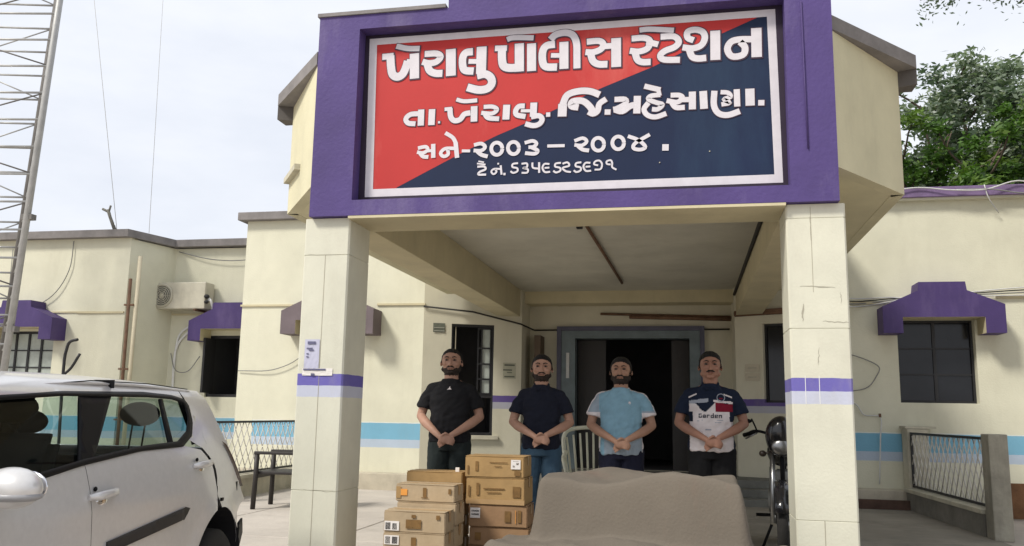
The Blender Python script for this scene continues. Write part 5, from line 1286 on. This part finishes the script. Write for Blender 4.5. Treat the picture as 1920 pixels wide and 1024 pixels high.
m_bark = mat('bark', (.10, .075, .055), .95, .3, 6, .5)
def tree(label, x, y, h, r, lm, n_clump, per, size, seed, base=.45, rz=None, cat='tree', group=None):
    random.seed(seed); T = thing('tree', label, cat, (x, y, 0), 0, group)
    bm = bmesh.new(); tips = []
    def br(p, d, L, rad, lv):
        P = [p]; q = p.copy(); dd = d.copy()
        for i in range(4):
            dd = (dd+Vector((random.uniform(-.22, .22), random.uniform(-.22, .22), random.uniform(-.05, .15)))).normalized(); q = q+dd*L/4; P.append(q.copy())
        tube_bm(bm, P, [rad*(1-.13*i) for i in range(5)], 7 if lv < 2 else 5)
        if lv >= 3: tips.append(P[-1]); return
        for k in range(3 if lv else 5):
            a = random.uniform(0, 2*PI); u = Vector((math.cos(a), math.sin(a), random.uniform(.15, .9))).normalized()
            br(P[random.choice((2, 3, 4))] if lv else P[-1-k % 2], (dd*.5+u).normalized(), L*random.uniform(.55, .75), rad*.55, lv+1)
        tips.append(P[-1])
    br(Vector((0, 0, 0)), Vector((0, 0, 1)), h*base, h*.024, 0)
    frombm('trunk', bm, m_bark, T)
    V = []; F = []; MI = []
    cz = h*(base+1)/2+.1; rz = rz or h*(1-base)/2+.3
    cl = []
    while len(cl) < n_clump:
        u = Vector((random.gauss(0, 1), random.gauss(0, 1), random.gauss(0, 1))).normalized()*random.uniform(.45, 1)**.6
        c = Vector((u.x*r, u.y*r, cz+u.z*rz)); c += noise.noise_vector(c*.6)*.7
        cl.append((c, random.uniform(.35, .75)*r*.30))
    for t_ in tips[:60]: cl.append((t_, r*.16))
    for c, cr_ in cl:
        tone = random.choices((0, 1, 2), (5, 4, 2))[0]
        for i in range(per):
            u = Vector((random.gauss(0, 1), random.gauss(0, 1), random.gauss(0, .7)))*cr_*.55; p = c+u
            s = size*random.uniform(.6, 1.3); a = Vector((random.gauss(0, 1), random.gauss(0, 1), random.gauss(0, .5))).normalized(); b = a.cross(Vector((random.gauss(0, 1), random.gauss(0, 1), random.gauss(0, 1)))).normalized()
            k = len(V); V += [p-a*s, p-b*s*.38, p+a*s, p+b*s*.38+Vector((0, 0, s*.1))]; F.append((k, k+1, k+2, k+3)); MI.append(tone if random.random() > .25 else random.randint(0, 2))
    me = bpy.data.meshes.new('crown'); me.from_pydata([tuple(v) for v in V], [], F)
    for m in lm: me.materials.append(m)
    me.polygons.foreach_set('material_index', MI); link('crown', me, None, T)
    return T
tree('dark green broad-leaved tree behind the right roof, nearest the porch', 10.2, 14.5, 8.8, 2.2, L1, 210, 210, .085, 3, .5)
tree('low bright yellow-green tree just above the right roof edge', 9.0, 12.0, 6.9, 1.5, L2, 70, 170, .075, 5, .55)
tree('tall dusty green tree at the right edge behind the roof', 13.2, 15.5, 9.6, 2.7, L1, 200, 200, .085, 8, .45)
tree('brownish dusty tree in front of the tall one at the right edge', 12.3, 11.9, 7.1, 1.7, L3, 90, 180, .075, 9, .5)
tree('dark bushy tree low behind the right roof edge', 11.2, 13.2, 6.6, 1.8, L1, 140, 190, .08, 15, .5)
# branch with leaves reaching in at the top right from a tree outside the view
def hanging():
    random.seed(4); T = thing('tree', 'tree whose leafy branch dips into the top right corner, unseen crown added for shade', 'tree', (9.2, 1.6, 0))
    bm = bmesh.new(); tube_bm(bm, crom([(0, 0, -.0), (.1, .1, 2.5), (-.1, .3, 4.6), (-.6, .7, 5.9)], 5), .13, 8)
    tube_bm(bm, crom([(-.1, .3, 4.8), (-1.2, .9, 5.75), (-2.3, 1.2, 5.82), (-3.4, 1.45, 5.66)], 5), [.06-.0028*i for i in range(16)], 6); frombm('trunk', bm, m_bark, T)
    V = []; F = []
    for i in range(15000):  # big unseen crown, added to block sky light from the right
        u = Vector((random.gauss(0, 1), random.gauss(0, 1), random.gauss(0, 1))).normalized()*random.random()**.4; p = Vector((1.9+u.x*3.6, .2+u.y*4.2, 6.6+u.z*3.6)); p += noise.noise_vector(p*.7)*.6
        if p.x < -1.2+max(0, p.y)*.4: continue
        s = .17*random.uniform(.6, 1.3); a = Vector((random.gauss(0, 1), random.gauss(0, 1), random.gauss(0, .6))).normalized(); b = a.cross(Vector((random.gauss(0, 1), random.gauss(0, 1), random.gauss(0, 1)))).normalized()
        k = len(V); V += [p-a*s, p-b*s*.45, p+a*s, p+b*s*.45]; F.append((k, k+1, k+2, k+3))
    for i in range(6500):
        t = random.random(); x = -3.75+3.6*t; zc = 5.68-.05*math.cos(x*5)
        p = Vector((x, 1.45-.3*t+random.gauss(0, .30), zc+random.gauss(.10, .15))); 
        if p.z < 5.50: p.z = 5.50+random.random()*.16
        s = .032*random.uniform(.6, 1.3); a = Vector((random.gauss(0, 1), random.gauss(0, 1), random.gauss(0, .6))).normalized(); b = a.cross(Vector((random.gauss(0, 1), random.gauss(0, 1), random.gauss(0, 1)))).normalized()
        k = len(V); V += [p-a*s, p-b*s*.4, p+a*s, p+b*s*.4]; F.append((k, k+1, k+2, k+3))
    o = mesh('crown', V, F, L1[0], T)
hanging()
print('scene done', sum(len(o.data.polygons) for o in bpy.data.objects if o.type == 'MESH'))
